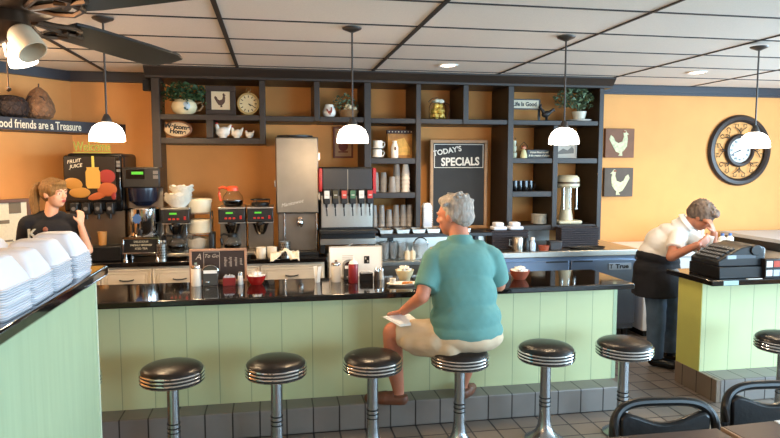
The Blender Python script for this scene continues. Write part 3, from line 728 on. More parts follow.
# ------------------------------------------------------------------ cup shelves
def stack(x, y, z, n, r0, r1, h, dz, mat, lb, grp, name='paper_cup', rim=True, flip=True):
    p = [(0, 0), (r1, 0), (r1+.002, .003), (r1, .006), (r0, h), (0, h)] if flip else [(0, 0), (r0, 0), (r1, h), (r1+.003, h+.002), (r1-.002, h+.002), (r0-.003, .003), (0, .003)]
    if flip:
        p = [(r1-.002, 0), (r1, 0), (r1+.002, .003), (r1, .006), (r0, h), (0, h), (0, h-.003), (r0-.003, h-.003), (r1-.002, .004)]
    o = None
    for i in range(n):
        if o is None: o = MB().lathe(p, seg=20).build(name, mat, None); c = o
        else: c = dup(o)
        c.location = (x, y, z+dz*i); tag(c, lb, 'cup', grp)
greycup = M('frosted_cup', 'A39A91', .35, trans=.25)
pl_n = ['leftmost', 'second from left', 'third from left', 'fourth from left', 'fifth from left', 'rightmost']
for i_, (x, n_) in enumerate(((.965, 3), (1.04, 3), (1.115, 2), (1.185, 3), (1.255, 3), (1.32, 3))):
    stack(x, 6.12, 1.118, n_, .025, .034, .12, .045, greycup, 'frosted cup in the %s stack on the lower cup shelf' % pl_n[i_], '%s stack, lower cup shelf' % pl_n[i_])
for i_, (x, n_, m_, d) in enumerate(((.98, 3, greycup, 'leftmost frosted stack'), (1.06, 3, greycup, 'second frosted stack'), (1.135, 2, greycup, 'short frosted stack'), (1.19, 5, greycup, 'tall frosted stack'), (1.28, 5, M('foam_cup', 'E0D8CC', .6), 'tall white stack'))):
    stack(x, 6.12 if i_ != 2 else 6.07, 1.456, n_, .026, .036 if i_ != 4 else .042, .11, .04, m_, 'cup in the %s on the upper cup shelf' % d, d+', upper cup shelf')
# stacked china cups, figurine bottle, picture box
for k_, (x, z, d) in enumerate(((.995, 1.786, 'lower'), (1.0, 1.872, 'upper'))):
    t = thing('saucer', 'white saucer under the %s cup of the stacked pair' % d, 'saucer', (x, 6.10, z))
    MB().lathe([(0, 0), (.03, 0), (.065, .012), (.063, .015), (.03, .005), (0, .005)]).build('plate', china, t); 
    mug('tea_cup', 'white china cup with handle, %s of the stacked pair' % d, (x, 6.10, z+.006), china, r=.046, h=.075)
t = thing('figurine_bottle', 'small white bottle with a printed rooster beside the stacked cups', 'bottle', (1.165, 6.09, 1.786))
MB().lathe([(0, 0), (.032, 0), (.036, .01), (.036, .10), (.026, .135), (.02, .15), (.022, .165), (0, .17)]).build('bottle_body', china, t)
MB().ell((0, -.034, .09), (.012, .004, .02)).build('print', M('print_brown', '6A4A35', .6), t)
t = thing('picture_box', 'golden decorative box with dark scalloped top behind the stacked cups', 'box', (1.235, 6.17, 1.786))
MB().box(-.125, .125, 0, .05, 0, .24).build('box_body', M('amber_wood', 'B5803A', .5, nz=(14, .3)), t, bev=.004)
MB().box(-.13, .13, -.006, .055, .24, .275).build('top_band', M('wine_band', '3A1E1C', .5), t)
m = MB()
for i_ in range(8): m.ell((-.11+.0314*i_, -.008, .258), (.007, .003, .007), sub=1)
m.build('band_dots', M('cream_ink', 'E4D9BE', .5), t)
MB().prism([(-.09, .03), (.1, .03), (.1, .1), (.04, .2), (-.07, .17)], -.004, 0).build('picture', M('cheese_gold', 'DDB25A', .5, nz=(25, .2)), t, smooth=False, recalc=True)
# foam box stack by the chalkboard (seen edge on)
def clam():
    """upturned foam tray: rim at the bottom, thin sloping walls, flat top"""
    m = MB()
    def ring(w, d, z, r=.02, seg=5):
        out = []
        for cx, cy, a0 in ((w-r, d-r, 0), (-w+r, d-r, 90), (-w+r, -d+r, 180), (w-r, -d+r, 270)):
            for k in range(seg+1):
                a = math.radians(a0+90*k/seg); out.append(m.bm.verts.new((cx+r*math.cos(a), cy+r*math.sin(a), z)))
        return out
    w = .112
    R = [ring(w+.006, w+.006, 0), ring(w+.008, w+.008, .004), ring(w, w, .007), ring(w-.005, w-.005, .025), ring(w-.036, w-.036, .092, .03), ring(w-.050, w-.050, .102, .03)]
    for a, b in zip(R, R[1:]):
        n = len(a)
        for i in range(n): m.bm.faces.new((a[i], a[(i+1) % n], b[(i+1) % n], b[i]))
    m.bm.faces.new(R[-1])
    return m.build('foam_box', foam, None, ang=50)
f0 = clam(); first = True
def fstack(x, y, z, n, dz, lb, grp, rz=0, s=1, hinge=False):
    global first
    for i in range(n):
        c = f0 if first else dup(f0); first = False
        c.location = (x+random.uniform(-.004, .004), y+random.uniform(-.004, .004), z+dz*i); c.rotation_euler = (0, 0, rz+random.uniform(-.02, .02)); c.scale = (s, s, s)
        tag(c, lb, 'takeout box', grp)
ST = [(-.99, 3.15, 9, 'stack at the far end, left counter', 0), (-.99, 2.86, 9, 'second stack from far end, left counter', .03), (-.985, 2.36, 9, 'nearest stack on the left counter', -.02), (-.99, 2.61, 8, 'low stack behind the nearest stack', .02),
      (-1.26, 3.02, 8, 'farther of the two rear stacks, left counter', .05), (-1.26, 2.62, 8, 'nearer of the two rear stacks, left counter', 0)]
for x, y, n_, d, rz in ST: fstack(x, y, 1.21, n_+3, .0088, 'white foam takeout box, '+d, 'foam boxes, '+d, rz)
fstack(1.49, 6.10, 1.06, 12, .022, 'white foam takeout box in the stack left of the chalkboard', 'foam boxes left of the chalkboard', 0, .42)
o_ = MB().box(1.41, 2.28, 0, .28, 0, .04).build('ledge', dark, None, loc=(0, 6.02, 1.02), bev=.003); tag(o_, 'dark ledge under the chalkboard, between the two shelf towers', 'ledge')
# chalkboard
cb = thing('chalkboard', "tall wood framed blackboard headed Today's Specials", 'chalkboard', (1.885, 6.34, 1.06))
woodf = M('pine_frame', 'B28A62', .5, nz=(12, .15))
MB().frame(-.305, .305, 0, .915, .032, -.02, .02).build('frame', woodf, cb, bev=.003)
MB().box(-.28, .28, -.008, .012, .02, .895).build('slate', M('slate', '2C2B2A', .65, nz=(5, .12)), cb, smooth=False)
chalk = M('chalk', 'E8E4DA', .9)
MB().text("TODAY'S", .075, (-.125, -.0095, .80), rot=(PI/2, -.18, 0), off=.002).text('SPECIALS', .115, (.015, -.0095, .69), rot=(PI/2, -.02, 0), off=.0035, sx=.88).frame(-.262, .262, .63, .872, .006, -.0095, -.0085).build('chalk_writing', chalk, cb, smooth=False)

# ------------------------------------------------------------------ ornaments
leafm = M('leaf_green', '30482A', .5, nz=(20, .35))
leafl = M('leaf_pale', '5F7458', .55, nz=(20, .3))
def leaves(n, c, r, size, seed, trail=None, upper=True):
    m = MB(); rnd = random.Random(seed)
    for i in range(n):
        while True:
            p = Vector((rnd.uniform(-1, 1), rnd.uniform(-1, 1), rnd.uniform(-1 if not upper else -.45, 1)))
            if .25 < p.length < 1: break
        pos = Vector(c)+Vector((p.x*r[0], p.y*r[1], p.z*r[2]))
        s = size*rnd.uniform(.6, 1.2)
        E_ = Euler((rnd.uniform(-1.2, 1.2), rnd.uniform(-1.2, 1.2), rnd.uniform(0, 6.3))).to_matrix()
        vs = [m.bm.verts.new(pos+E_@Vector(q)*s) for q in ((0, -1, 0), (.55, -.2, .12), (.4, .5, .1), (0, 1, -.1), (-.4, .5, .1), (-.55, -.2, .12), (0, 0, -.05))]
        for a, b in ((0, 1), (1, 2), (2, 3), (3, 4), (4, 5), (5, 0)): m.bm.faces.new((vs[a], vs[b], vs[6]))
    if trail:
        for q in trail:
            for k in range(14):
                f = k/13; pos = Vector(q[0]).lerp(Vector(q[1]), f)+Vector((rnd.uniform(-.015, .015), rnd.uniform(-.01, .01), 0)); s = size*.8
                E_ = Euler((rnd.uniform(-1, 1), rnd.uniform(-1, 1), rnd.uniform(0, 6.3))).to_matrix()
                vs = [m.bm.verts.new(pos+E_@Vector(t_)*s) for t_ in ((0, -1, 0), (.55, 0, .1), (0, 1, 0), (-.55, 0, .1))]; m.bm.faces.new(vs)
    return m
t = thing('ivy_plant', 'leafy ivy in a cream rooster teapot on the top left shelf', 'plant', (-.79, 6.12, 2.175))
MB().lathe([(0, 0), (.06, 0), (.10, .03), (.115, .07), (.105, .11), (.075, .135), (.07, .14), (0, .14)], seg=32).build('teapot', M('pot_cream', 'DCCBA2', .25), t)
MB().tube([(.10, 0, .10), (.15, -.01, .12), (.165, -.01, .085), (.14, -.01, .045), (.10, 0, .04)], .009).build('teapot_handle', M('pot_brown', '8A6A4A', .4), t)
MB().ell((.03, -.10, .075), (.035, .015, .04)).build('painted_flower', M('pale_blue', 'A9BCC8', .4), t)
leaves(460, (.0, -.01, .185), (.21, .11, .115), .021, 3, trail=(((-.15, -.06, .2), (-.185, -.1, -.02)), ((-.1, -.06, .2), (-.19, -.06, .28)), ((.05, -.1, .15), (.03, -.12, .04)), ((.1, -.05, .2), (.2, -.06, .1)))).build('foliage', leafm, t, ang=180)
t = thing('framed_rooster', 'dark square frame with rooster picture on the top left shelf', 'picture', (-.465, 6.12, 2.176))
MB().frame(-.135, .135, 0, .27, .052, -.012, .012).build('frame', M('frame_dark', '2A201C', .4), t, bev=.003)
MB().box(-.085, .085, -.004, .008, .05, .22).build('print', M('print_cream', 'CDBb98'.upper(), .6), t)
def rooster(scale=1., mir=1):
    """side view cockerel: body, tail, neck, head, comb, legs"""
    P = [(-.02, .0), (.0, .03), (-.05, .05), (-.09, .11), (-.14, .20), (-.12, .245), (-.085, .22), (-.06, .17), (-.02, .15), (.03, .17), (.05, .23), (.04, .28), (.055, .305), (.075, .30), (.09, .275), (.115, .255), (.09, .25), (.10, .20), (.09, .11), (.05, .06), (.03, .045), (.035, .0)]
    return [(x*scale*mir, z*scale) for x, z in P]
MB().prism([(x, z+.075) for x, z in rooster(.42)], -.0055, -.004).build('rooster_figure', M('rooster_brown', '4A3326', .6), t, smooth=False, recalc=True)
t = thing('pocket_watch_clock', 'round ornamental desk clock shaped like a pocket watch on the top left shelf', 'clock', (-.215, 6.12, 2.176))
brassm = M('aged_brass', 'A8925F', .4, .7)
def rimm(R_, w, dep): return [(R_-w, 0), (R_, 0), (R_+.003, dep*.5), (R_, dep), (R_-w, dep)]
RX = Matrix.Rotation(PI/2, 4, 'X')
MB().lathe([(.082, 0), (.100, 0), (.106, .02), (.100, .04), (.082, .04)], c=(0, .02, .11), mat=RX, seg=40).build('case', brassm, t)
MB().lathe([(0, .02), (.084, .02), (.084, .03), (0, .03)], c=(0, .02, .11), mat=RX, seg=40).build('dial', M('dial_cream', 'D9CDA4', .6), t)
m = MB()
for k_ in range(12):
    a = k_*PI/6; m.box(-.004, .004, -.0135, -.012, -.01, .01); m.bm.verts.ensure_lookup_table()
    bmesh.ops.transform(m.bm, matrix=Matrix.Translation((.066*math.sin(a), 0, .11+.066*math.cos(a)))@Matrix.Rotation(a, 4, 'Y'), verts=m.bm.verts[-8:])
m.build('hour_marks', blackp, t, smooth=False)
MB().cyl((0, -.014, .11), (.05, -.014, .085), .003).cyl((0, -.014, .11), (.02, -.014, .09), .004).build('hands', blackp, t)
MB().tube([(.02*math.cos(a*PI/6), .0, .238+.02*math.sin(a*PI/6)) for a in range(12)], .004, 6, closed=True).cyl((0, 0, .212), (0, 0, .225), .012).build('crown_ring', brassm, t)
MB().box(-.05, .05, -.02, .03, 0, .012).build('stand', brassm, t, bev=.004)
t = thing('welcome_plaque', 'cream oval plaque with two black words on the lower left shelf', 'plaque', (-.845, 6.09, 1.966))
MB().ell((0, 0, .078), (.125, .012, .078)).build('plate', M('plaque_rim', '7A4A2A', .5), t)
MB().ell((-.004, -.004, .076), (.112, .012, .066)).build('plate_face', M('plaque_cream', 'D2B48A', .5, nz=(12, .15)), t)
MB().text('Welcome', .056, (-.005, -.0175, .098), rot=(PI/2, .1, 0), off=.003, ext=.001).text('Home', .056, (.0, -.0175, .055), rot=(PI/2, .1, 0), off=.003, ext=.001).build('writing', blackp, t, smooth=False)
def hen(lb, x, z, s, mat):
    t = thing('hen_figurine', lb, 'figurine', (x, 6.09, z), group='china hens on the lower left shelf')
    m = MB(); m.cap((0, 0, .05*s), (.012*s, 0, .055*s), .045*s); m.ell((0, 0, .05*s), (.06*s, .038*s, .042*s)); m.cap((-.04*s, 0, .075*s), (-.048*s, 0, .105*s), .02*s, .016*s)
    m.cap((.045*s, 0, .075*s), (.065*s, 0, .11*s), .02*s, .01*s); m.cyl((0, 0, 0), (0, 0, .03*s), .03*s, .035*s)
    organic('body', m, mat, t, (0, 0, 0), vox=.004, it=3)
    MB().cyl((-.06*s, 0, .105*s), (-.078*s, 0, .10*s), .006*s, .001).build('beak', M('beak_orange', 'C77B3A', .5), t)
    MB().ell((-.05*s, 0, .125*s), (.012*s, .004*s, .01*s), sub=2).build('comb', redp, t)
hen('large white china hen on the lower left shelf', -.45, 1.966, 1.08, china)
hen('middle sized cream hen figurine, middle of the three hens', -.325, 1.966, .85, mug_m)
hen('smallest cream hen figurine, right of the three hens', -.21, 1.966, .62, mug_m)
t = thing('wall_speaker', 'small black wall speaker left of the shelf unit', 'speaker', (-1.105, 6.14, 2.385))
MB().box(-.035, .035, -.06, .0, 0, .10).build('cabinet', blackp, t, bev=.006); MB().box(-.03, .03, -.064, -.06, .01, .09).build('grille', rubber, t); MB().box(.03, .05, -.04, -.02, .04, .06).build('bracket', blackp, t)
t = thing('wall_picture', 'small framed pot picture on the orange wall beside the second pendant', 'picture', (.705, 6.47, 1.79))
MB().frame(-.1, .1, 0, .315, .018, -.012, .028).build('frame', M('rust_frame', '7A3B24', .5), t, bev=.002)
MB().box(-.085, .085, -.004, .02, .015, .30).build('print', M('print_tan', 'B98B62', .6), t)
MB().ell((0, -.006, .12), (.05, .003, .05)).box(-.03, .03, -.008, -.004, .16, .20).box(-.05, .05, -.008, -.004, .055, .068).build('printed_pot', M('pot_red', '7E3222', .6), t)
t = thing('rooster_pitcher', 'small white pitcher with painted red rooster on the upper shelf', 'pitcher', (.535, 6.12, 2.171))
MB().lathe([(0, 0), (.04, 0), (.062, .03), (.064, .06), (.045, .10), (.04, .12), (.036, .12), (0, .115)]).build('pot', china, t)
MB().prism([(x, z+.02) for x, z in rooster(.24)], -.068, -.06).build('painted_rooster', M('rooster_red', '8C3A26', .5), t, smooth=False, recalc=True)
t = thing('garlic_basket', 'wicker basket with pale greenery and white bulbs on the upper shelf', 'basket', (.72, 6.12, 2.171))
MB().lathe([(0, 0), (.07, 0), (.09, .07), (.085, .07), (.066, .004), (0, .004)], sx=1.1).build('basket', M('wicker', '7A5B38', .7, bump=(120, .5)), t)
m = MB()
for k_ in range(14): 
    a = k_*2.4; m.ell((.065*math.cos(a)*(k_ % 3)/2, -.02+.045*math.sin(a)*(k_ % 3)/2, .07+.012*(k_ % 4)), (.024, .024, .022), sub=2)
m.build('garlic_bulbs', M('garlic', 'CFC7A8', .5), t)
leaves(150, (-.03, .02, .12), (.13, .07, .11), .016, 8).build('greenery', leafl, t, ang=180)
# jar of lemons
t = thing('fruit_jar', 'glass canister of yellow lemons with ribbon on the upper middle shelf', 'jar', (1.605, 6.14, 2.164))
MB().lathe([(0, 0), (.08, 0), (.086, .02), (.086, .13), (.06, .17), (.055, .17), (.08, .128), (.08, .02), (0, .006)], seg=32).build('jar_glass', M('thin_glass', 'FFFFFF', .02, trans=1, ior=1.06), t)
m = MB(); rnd = random.Random(2)
for z, n_, rr in ((.035, 6, .048), (.035, 1, 0), (.085, 5, .045), (.13, 3, .028)):
    for k_ in range(n_):
        a = 2*PI*k_/n_+z*30; m.ell((rr*math.cos(a), rr*math.sin(a), z), (.032, .027, .027), (rnd.uniform(0, 3), rnd.uniform(0, 3), 0), sub=2)
m.build('lemons', M('lemon', 'E2BE5A', .4), t)
MB().lathe([(.0, .17), (.058, .17), (.06, .185), (.03, .20), (0, .205)]).ell((.02, -.05, .175), (.035, .012, .022)).ell((-.02, -.05, .18), (.025, .012, .018)).build('lid_bow', M('silver_bow', 'C9CBB9', .4), t)
MB().tube([(-.05, -.02, .175), (-.08, -.03, .15), (-.1, -.03, .17), (-.06, -.02, .205), (0, -.02, .215)], .004).tube([(.06, 0, .17), (.11, -.02, .15), (.12, -.02, .1), (.1, -.02, .0)], .004).build('vine_wreath', M('vine', '5A3C28', .7), t)
# right tower
t = thing('slogan_sign', 'narrow dark framed sign reading Life Is Good on the top right shelf', 'sign', (2.52, 6.16, 2.28))
MB().frame(-.165, .165, 0, .105, .012, -.008, .01).box(-.17, -.15, 0, .02, -.117, 0).box(.15, .17, 0, .02, -.117, 0).build('frame', blackp, t)
MB().box(-.155, .155, -.004, .008, .01, .095).build('board', M('sign_cream', 'BDB49C', .6), t)
MB().text('Life Is Good', .058, (0, -.005, .052), off=.0018, sx=.88).build('writing', blackp, t, smooth=False)
t = thing('iron_rooster', 'dark metal rooster standing by the plant on the top right shelf', 'figurine', (2.735, 6.12, 2.164))
m = MB().ell((0, 0, .07), (.05, .03, .032), (0, -.3, 0)).cap((-.03, 0, .09), (-.06, 0, .135), .018, .013).ell((-.065, 0, .14), .016, sub=2).cyl((-.075, 0, .14), (-.095, 0, .135), .006, .001)
m.cap((.03, 0, .08), (.08, 0, .12), .02, .012).cap((.07, 0, .12), (.095, 0, .10), .012, .006).cyl((0, .008, .05), (0, .008, .004), .006).cyl((.01, -.008, .05), (.01, -.008, .004), .006).box(-.03, .04, -.02, .02, 0, .006).ell((-.06, 0, .16), (.014, .004, .01), sub=2)
organic('rooster_body', m, M('iron', '2B2624', .5, .4), t, (0, 0, 0), vox=.004, it=2)
t = thing('potted_plant', 'bushy pale green potted plant on the top right shelf', 'plant', (3.05, 6.13, 2.164))
MB().lathe([(0, 0), (.11, 0), (.13, .012), (.125, .016), (.06, .01), (0, .01)], c=(.05, 0, 0)).build('saucer', china, t)
MB().lathe([(0, .01), (.055, .01), (.075, .10), (.07, .10), (0, .095)], c=(.05, 0, 0)).build('pot', M('plant_pot', 'C9C3B2', .4), t)
m = leaves(330, (-.01, -.01, .21), (.22, .11, .17), .024, 11)
for k_ in range(9):
    a = k_*.7; m.tube([(.05, 0, .09), (.05+.08*math.cos(a), .04*math.sin(a), .2), (.15*math.cos(a), .06*math.sin(a), .27)], .0025, 5)
m.build('foliage', leafl, t, ang=180)
t = thing('cup_stack_figurine', 'stack of little painted cups at the left of the right shelf tower', 'figurine', (2.385, 6.10, 1.789))
for z, r_ in ((0, .033), (.062, .03), (.12, .026)): MB().lathe([(0, z), (r_*.8, z), (r_, z+.02), (r_*1.05, z+.052), (r_*.9, z+.056), (0, z+.056)]).build('cup', M('cup_sage', 'A8A488', .4, nz=(30, .3)), t)
MB().tube([(-.04, 0, .1), (-.02, 0, .2), (.02, 0, .2), (.04, 0, .1)], .003).build('wire_hoop', M('iron', '2B2624', .5, .4), t)
t = thing('girl_figurine', 'little girl figurine in a cream dress beside the lettered plaque', 'figurine', (2.49, 6.09, 1.789))
MB().lathe([(0, 0), (.035, 0), (.034, .03), (.02, .075), (.012, .085), (0, .085)]).build('dress', M('dress_cream', 'DCCf9c'.upper(), .6), t)
MB().ell((0, 0, .103), .02, sub=2).build('head', skin, t)
MB().ell((0, .004, .112), (.024, .022, .018), sub=2).ell((-.022, 0, .098), .009, sub=1).ell((.022, 0, .098), .009, sub=1).build('hair', M('auburn', '8C4A2C', .7), t)
MB().tube([(-.03, 0, .06), (-.04, 0, .12), (0, 0, .16), (.04, 0, .12), (.03, 0, .06)], .003).build('hoop', M('iron', '2B2624', .5, .4), t)
t = thing('lettered_plaque', 'low black plaque with two lines of cream script on the right tower', 'plaque', (2.655, 6.09, 1.789))
MB().box(-.125, .125, -.004, .012, 0, .082).build('board', blackp, t)
MB().text('A true friend is a gift', .028, (0, -.0055, .058), shear=.3, off=.0006, sx=.85).text('& the greatest of all joys', .028, (0, -.0055, .025), shear=.3, off=.0006, sx=.82).build('writing', M('cream_ink', 'E4D9BE', .5), t, smooth=False)
t = thing('framed_photo', 'pale framed photo partly behind the third pendant shade', 'picture', (2.975, 6.16, 1.789))
MB().frame(-.12, .12, 0, .17, .014, -.01, .012).build('frame', M('silver_frame', 'B9AFA2', .4), t, bev=.002)
MB().box(-.11, .11, -.004, .008, .01, .16).build('photo', M('photo_grey', 'BBAFA0', .6), t)
MB().prism([(-.09, .06), (-.03, .10), (.02, .08), (.07, .12), (.09, .09), (.09, .05), (-.09, .04)], -.0055, -.004).build('photo_scene', M('photo_dark', '6F675E', .6), t, smooth=False, recalc=True)
for i_, d in enumerate(('leftmost', 'second from left', 'third from left', 'rightmost')):
    mug('black_mug', 'black mug, %s of the row of four on the right tower' % d, (2.40+.056*i_, 6.10+.01*(i_ % 2), 1.456), blackg, r=.034, h=.105, rz=-.5)
plm = M('plate_cream', 'DDD2BE', .3)
p_ = MB().lathe([(0, 0), (.045, 0), (.08, .012), (.078, .015), (.045, .004), (0, .004)]).build('plate', plm, None)
for i_ in range(8):
    c = p_ if i_ == 0 else dup(p_)
    c.location = (2.68, 6.12, 1.115+.0125*i_); tag(c, 'cream plate in the small stack on the lowest right shelf', 'plate', 'cream plates on the lowest right shelf')
t = thing('drink_mixer', 'cream vintage milkshake mixer on the right shelf tower', 'mixer', (2.995, 6.13, 1.115))
mxm = M('mixer_cream', 'CFC4A6', .3, nz=(5, .05))
MB().box(-.13, .13, -.09, .13, 0, .035).build('base', mxm, t, bev=.015)
MB().lathe([(0, .03), (.075, .03), (.07, .06), (.055, .15), (.048, .30), (.05, .38), (0, .38)], sx=1, c=(0, .03, 0)).build('column', mxm, t)
MB().lathe([(0, .37), (.10, .37), (.118, .39), (.118, .41), (.112, .415), (.112, .43), (.118, .435), (.112, .475), (.09, .497), (0, .503)], c=(0, 0, 0)).build('motor_head', mxm, t)
MB().lathe([(.112, .414), (.1185, .416), (.1185, .43), (.112, .432)]).build('head_band', M('brown_band', '5A4636', .4), t)
for x in (-.07, 0, .07):
    sp_ = MB().cyl((x, -.06, .37), (x, -.06, .16), .007).build('spindle', chrome, t); MB().box(x-.012, x+.012, -.07, -.05, .15, .16).build('agitator', chrome, sp_)
# paintings
for z, d, mr, bg in ((1.80, 'upper small square rooster painting on the pale right wall', -1, '7A5038'), (1.37, 'lower small square rooster painting on the pale right wall', 1, '574a3e'.upper())):
    t = thing('rooster_painting', d, 'painting', (3.76, 6.473, z))
    MB().box(-.172, .172, -.012, .028, 0, .318).build('canvas', M('canvas_'+bg, bg, .7, nz=(8, .15)), t, bev=.003)
    m = MB().prism([((x+.0)*mr*-1, zz) for x, zz in [(a*.92, b*.92+.02) for a, b in rooster(1.)]], -.0145, -.012)
    m.build('rooster_figure', M('paint_cream', 'C9C39A', .7, nz=(40, .25)), t, smooth=False, recalc=True)
    MB().ell((.05*mr*-1, -.0145, .315-.012-.02), (.02, .002, .012), sub=2).build('comb', M('comb_rust', '8A4A2E', .6), t)
# big clock
ck = thing('wall_clock', 'large round dark wall clock with iron scrollwork ring', 'clock', (5.27, 6.42, 1.885))
ckm = M('clock_bronze', '3B302B', .35, .3)
MB().lathe([(.325, 0), (.40, 0), (.405, .02), (.385, .045), (.35, .05), (.33, .035), (.322, .02)], mat=RX, c=(0, .08, 0), seg=64).build('outer_ring', ckm, ck)
MB().lathe([(.135, 0), (.185, 0), (.19, .02), (.175, .045), (.15, .05), (.138, .035)], mat=RX, c=(0, .08, 0), seg=48).build('inner_ring', ckm, ck)
MB().lathe([(0, .015), (.14, .015), (.14, .022), (0, .022)], mat=RX, c=(0, .08, 0), seg=48).build('dial', M('dial_white', 'D8D3CC', .5), ck)
m = MB()
for k_ in range(12):
    a = k_*PI/6; tx = ['XII', 'I', 'II', 'III', 'IV', 'V', 'VI', 'VII', 'VIII', 'IX', 'X', 'XI'][k_]
    m.text(tx, .035, (.108*math.sin(a), .057, .108*math.cos(a)), off=.001)
m.build('numerals', blackp, ck, smooth=False)
MB().cyl((0, .052, 0), (-.09, .052, -.035), .003).cyl((0, .052, 0), (-.05, .052, -.02), .004).cyl((0, .05, 0), (0, .056, 0), .008).build('hands', blackp, ck)
m = MB()
for k_ in range(8):
    a0 = k_*PI/4
    def pp(r_, a): return (r_*math.sin(a0+a), .055, r_*math.cos(a0+a))
    for sg in (-1, 1):
        m.tube([pp(.19, .0), pp(.22, .06*sg), pp(.25, .18*sg), pp(.275, .28*sg), pp(.305, .24*sg), pp(.30, .12*sg), pp(.275, .13*sg)], .0045, 6)
    m.tube([pp(.19, 0), pp(.235, .05), pp(.26, 0), pp(.235, -.05), pp(.19, 0)], .004, 6)
m.build('scrollwork', ckm, ck)

# angled ledge with lettered sign and baskets
u_ = (dg_[1]-dg_[0]).normalized(); n_ = Vector((-u_.y, u_.x)); n_ = n_ if n_.x > 0 else -n_
def dp(a, t_): return dg_[0]+u_*a+n_*t_
lg = thing('lettered_ledge', 'dark wall ledge lettered Good friends are a Treasure in the left corner', 'ledge', (0, 0, 0))
diag(MB(), -.30, 2.0, 2.005, 2.105, .0, .37).build('board', M('ledge_dark', '332D31', .5), lg, smooth=False)
ph = math.atan2(-u_.y, -u_.x)
m = MB().text('Good friends are a Treasure', .098, (0, 0, 0), off=.0012, sx=.68, align='RIGHT', ext=.001)
q = dp(.17, .372); m.xf(Matrix.Translation((q.x, q.y, 2.052))@Matrix.Rotation(ph, 4, 'Z'))
m.build('writing', M('cream_ink', 'E4D9BE', .5), lg, smooth=False)
wk = M('wicker_brown', '8A6548', .7, nz=(30, .3), bump=(90, .6)); wkd = M('wicker_dark', '3F302A', .7, nz=(30, .3), bump=(90, .6))
def lattice(m, prof, n=14):
    for sg in (-1, 1):
        for k in range(n):
            pts = []
            for i, (r_, z) in enumerate(prof): 
                a = 2*PI*k/n+sg*i*.32; pts.append((r_*math.cos(a), r_*math.sin(a), z))
            m.tube(pts, .005, 5)
    return m
for a_, t__, s_, d, mm in ((.47, .24, 1.0, 'woven teardrop basket ornament, right one on the lettered ledge', wk), (.70, .2, .9, 'squat dark woven pot on the lettered ledge', wkd), (.93, .19, 1.15, 'dark woven vase cut by the left frame edge on the ledge', wkd)):
    q = dp(a_, t__); t = thing('woven_ornament', d, 'ornament', (q.x, q.y, 2.105))
    pr = [(.055*s_, 0), (.10*s_, .03*s_), (.118*s_, .08*s_), (.112*s_, .13*s_), (.09*s_, .18*s_), (.06*s_, .235*s_), (.012, .275*s_)]
    if s_ == .9: pr = [(.06, 0), (.12, .03), (.14, .08), (.135, .13), (.10, .17), (.05, .185), (.0, .19)]
    m = MB().lathe([(0, 0)]+pr+[(0, pr[-1][1])]); m.build('body', mm, t)
    lattice(MB(), [(r_+.004, z) for r_, z in pr]).build('weave', mm, t)
    if s_ == 1.0:
        MB().tube([(0, 0, .27), (.004, 0, .31)], .006).build('stem', wkd, t)
        MB().tube([(-.08, -.07, .15), (-.05, -.085, .19), (0, -.06, .20), (.05, -.08, .19), (.09, -.05, .13)], .006).build('draped_twine', wkd, t)
# framed notice board at the far left, on a stand against the wall
q = dp(.91, .30)
nb = thing('notice_board', 'wood framed board of newspaper clippings at the left edge behind the woman', 'board', (q.x, q.y, 0), ph)
MB().frame(-.62, .28, 1.0, 1.44, .03, -.015, .015).build('frame', M('brown_frame', '6B4428', .5), nb, bev=.003)
MB().box(-.60, .26, -.004, .01, 1.02, 1.42).build('paper', M('news_paper', 'E4D6B8', .8, nz=(60, .06)), nb, smooth=False)
m = MB()
for (x0, x1, z0, z1) in ((.10, .20, 1.32, 1.41), (-.04, .1, 1.24, 1.27), (-.25, .0, 1.39, 1.41), (-.3, -.02, 1.12, 1.14), (-.05, .12, 1.09, 1.105), (.12, .22, 1.07, 1.09), (-.35, -.15, 1.2, 1.3)): m.box(x0, x1, -.006, -.004, z0, z1)
m.build('print', M('news_ink', '7A6A55', .8), nb, smooth=False)
MB().box(-.64, .30, -.12, .2, 0, .98).build('cabinet', dark, nb, bev=.004)
t = thing('small_tub', 'little cream tub in front of the clippings board', 'tub', (q.x+.10, q.y-.08, .98+.001))
MB().lathe([(0, 0), (.035, 0), (.042, .06), (0, .06)]).build('tub', ivory, t); MB().lathe([(0, .06), (.045, .06), (.045, .07), (0, .072)]).build('lid', ivory, t)

# ------------------------------------------------------------------ right worktop objects
bkm = M('dark_wicker', '2A2226', .6, nz=(60, .4), bump=(100, .8))
def basket(lb, x0, x1, y, z0, z1, d=.28):
    t = thing('woven_basket', lb, 'basket', ((x0+x1)/2, y, z0)); w = (x1-x0)/2; h = z1-z0
    m = MB(); 
    m.box(-w, w, 0, .02, 0, h); m.box(-w, w, d-.02, d, 0, h); m.box(-w, -w+.02, .02, d-.02, 0, h); m.box(w-.02, w, .02, d-.02, 0, h); m.box(-w+.02, w-.02, .02, d-.02, 0, .01)
    m.build('sides', bkm, t, bev=.006)
    b = MB(); rows = int(h/.022)
    for r_ in range(rows):
        z = .012+.022*r_
        b.tube([(-w+2*w*i/24, -.004-.004*((i+r_) % 2), z) for i in range(25)], .007, 6)
    b.build('weave', bkm, t)
    MB().tube([(-w, 0, h), (w, 0, h), (w, d, h), (-w, d, h)], .010, 8, closed=True).build('rim', bkm, t)
basket('long dark woven basket under the right shelf tower on the steel worktop', 2.80, 3.20, 5.85, .90, 1.09, .13)
basket('dark woven basket behind the seated man, holding white cups', 2.07, 2.44, 5.82, .90, 1.075, .16)
for x, d in ((2.165, 'left of the pair'), (2.335, 'right of the pair')):
    tag(MB().box(-.07, .07, -.06, .06, 0, .035).box(-.05, .04, -.05, .05, .035, .075).build('foam_tray', foam, None, loc=(x, 5.90, 1.0), bev=.012), 'white foam tray on the dark basket, %s' % d, 'tray', 'white trays on the dark basket').location.z = 1.086
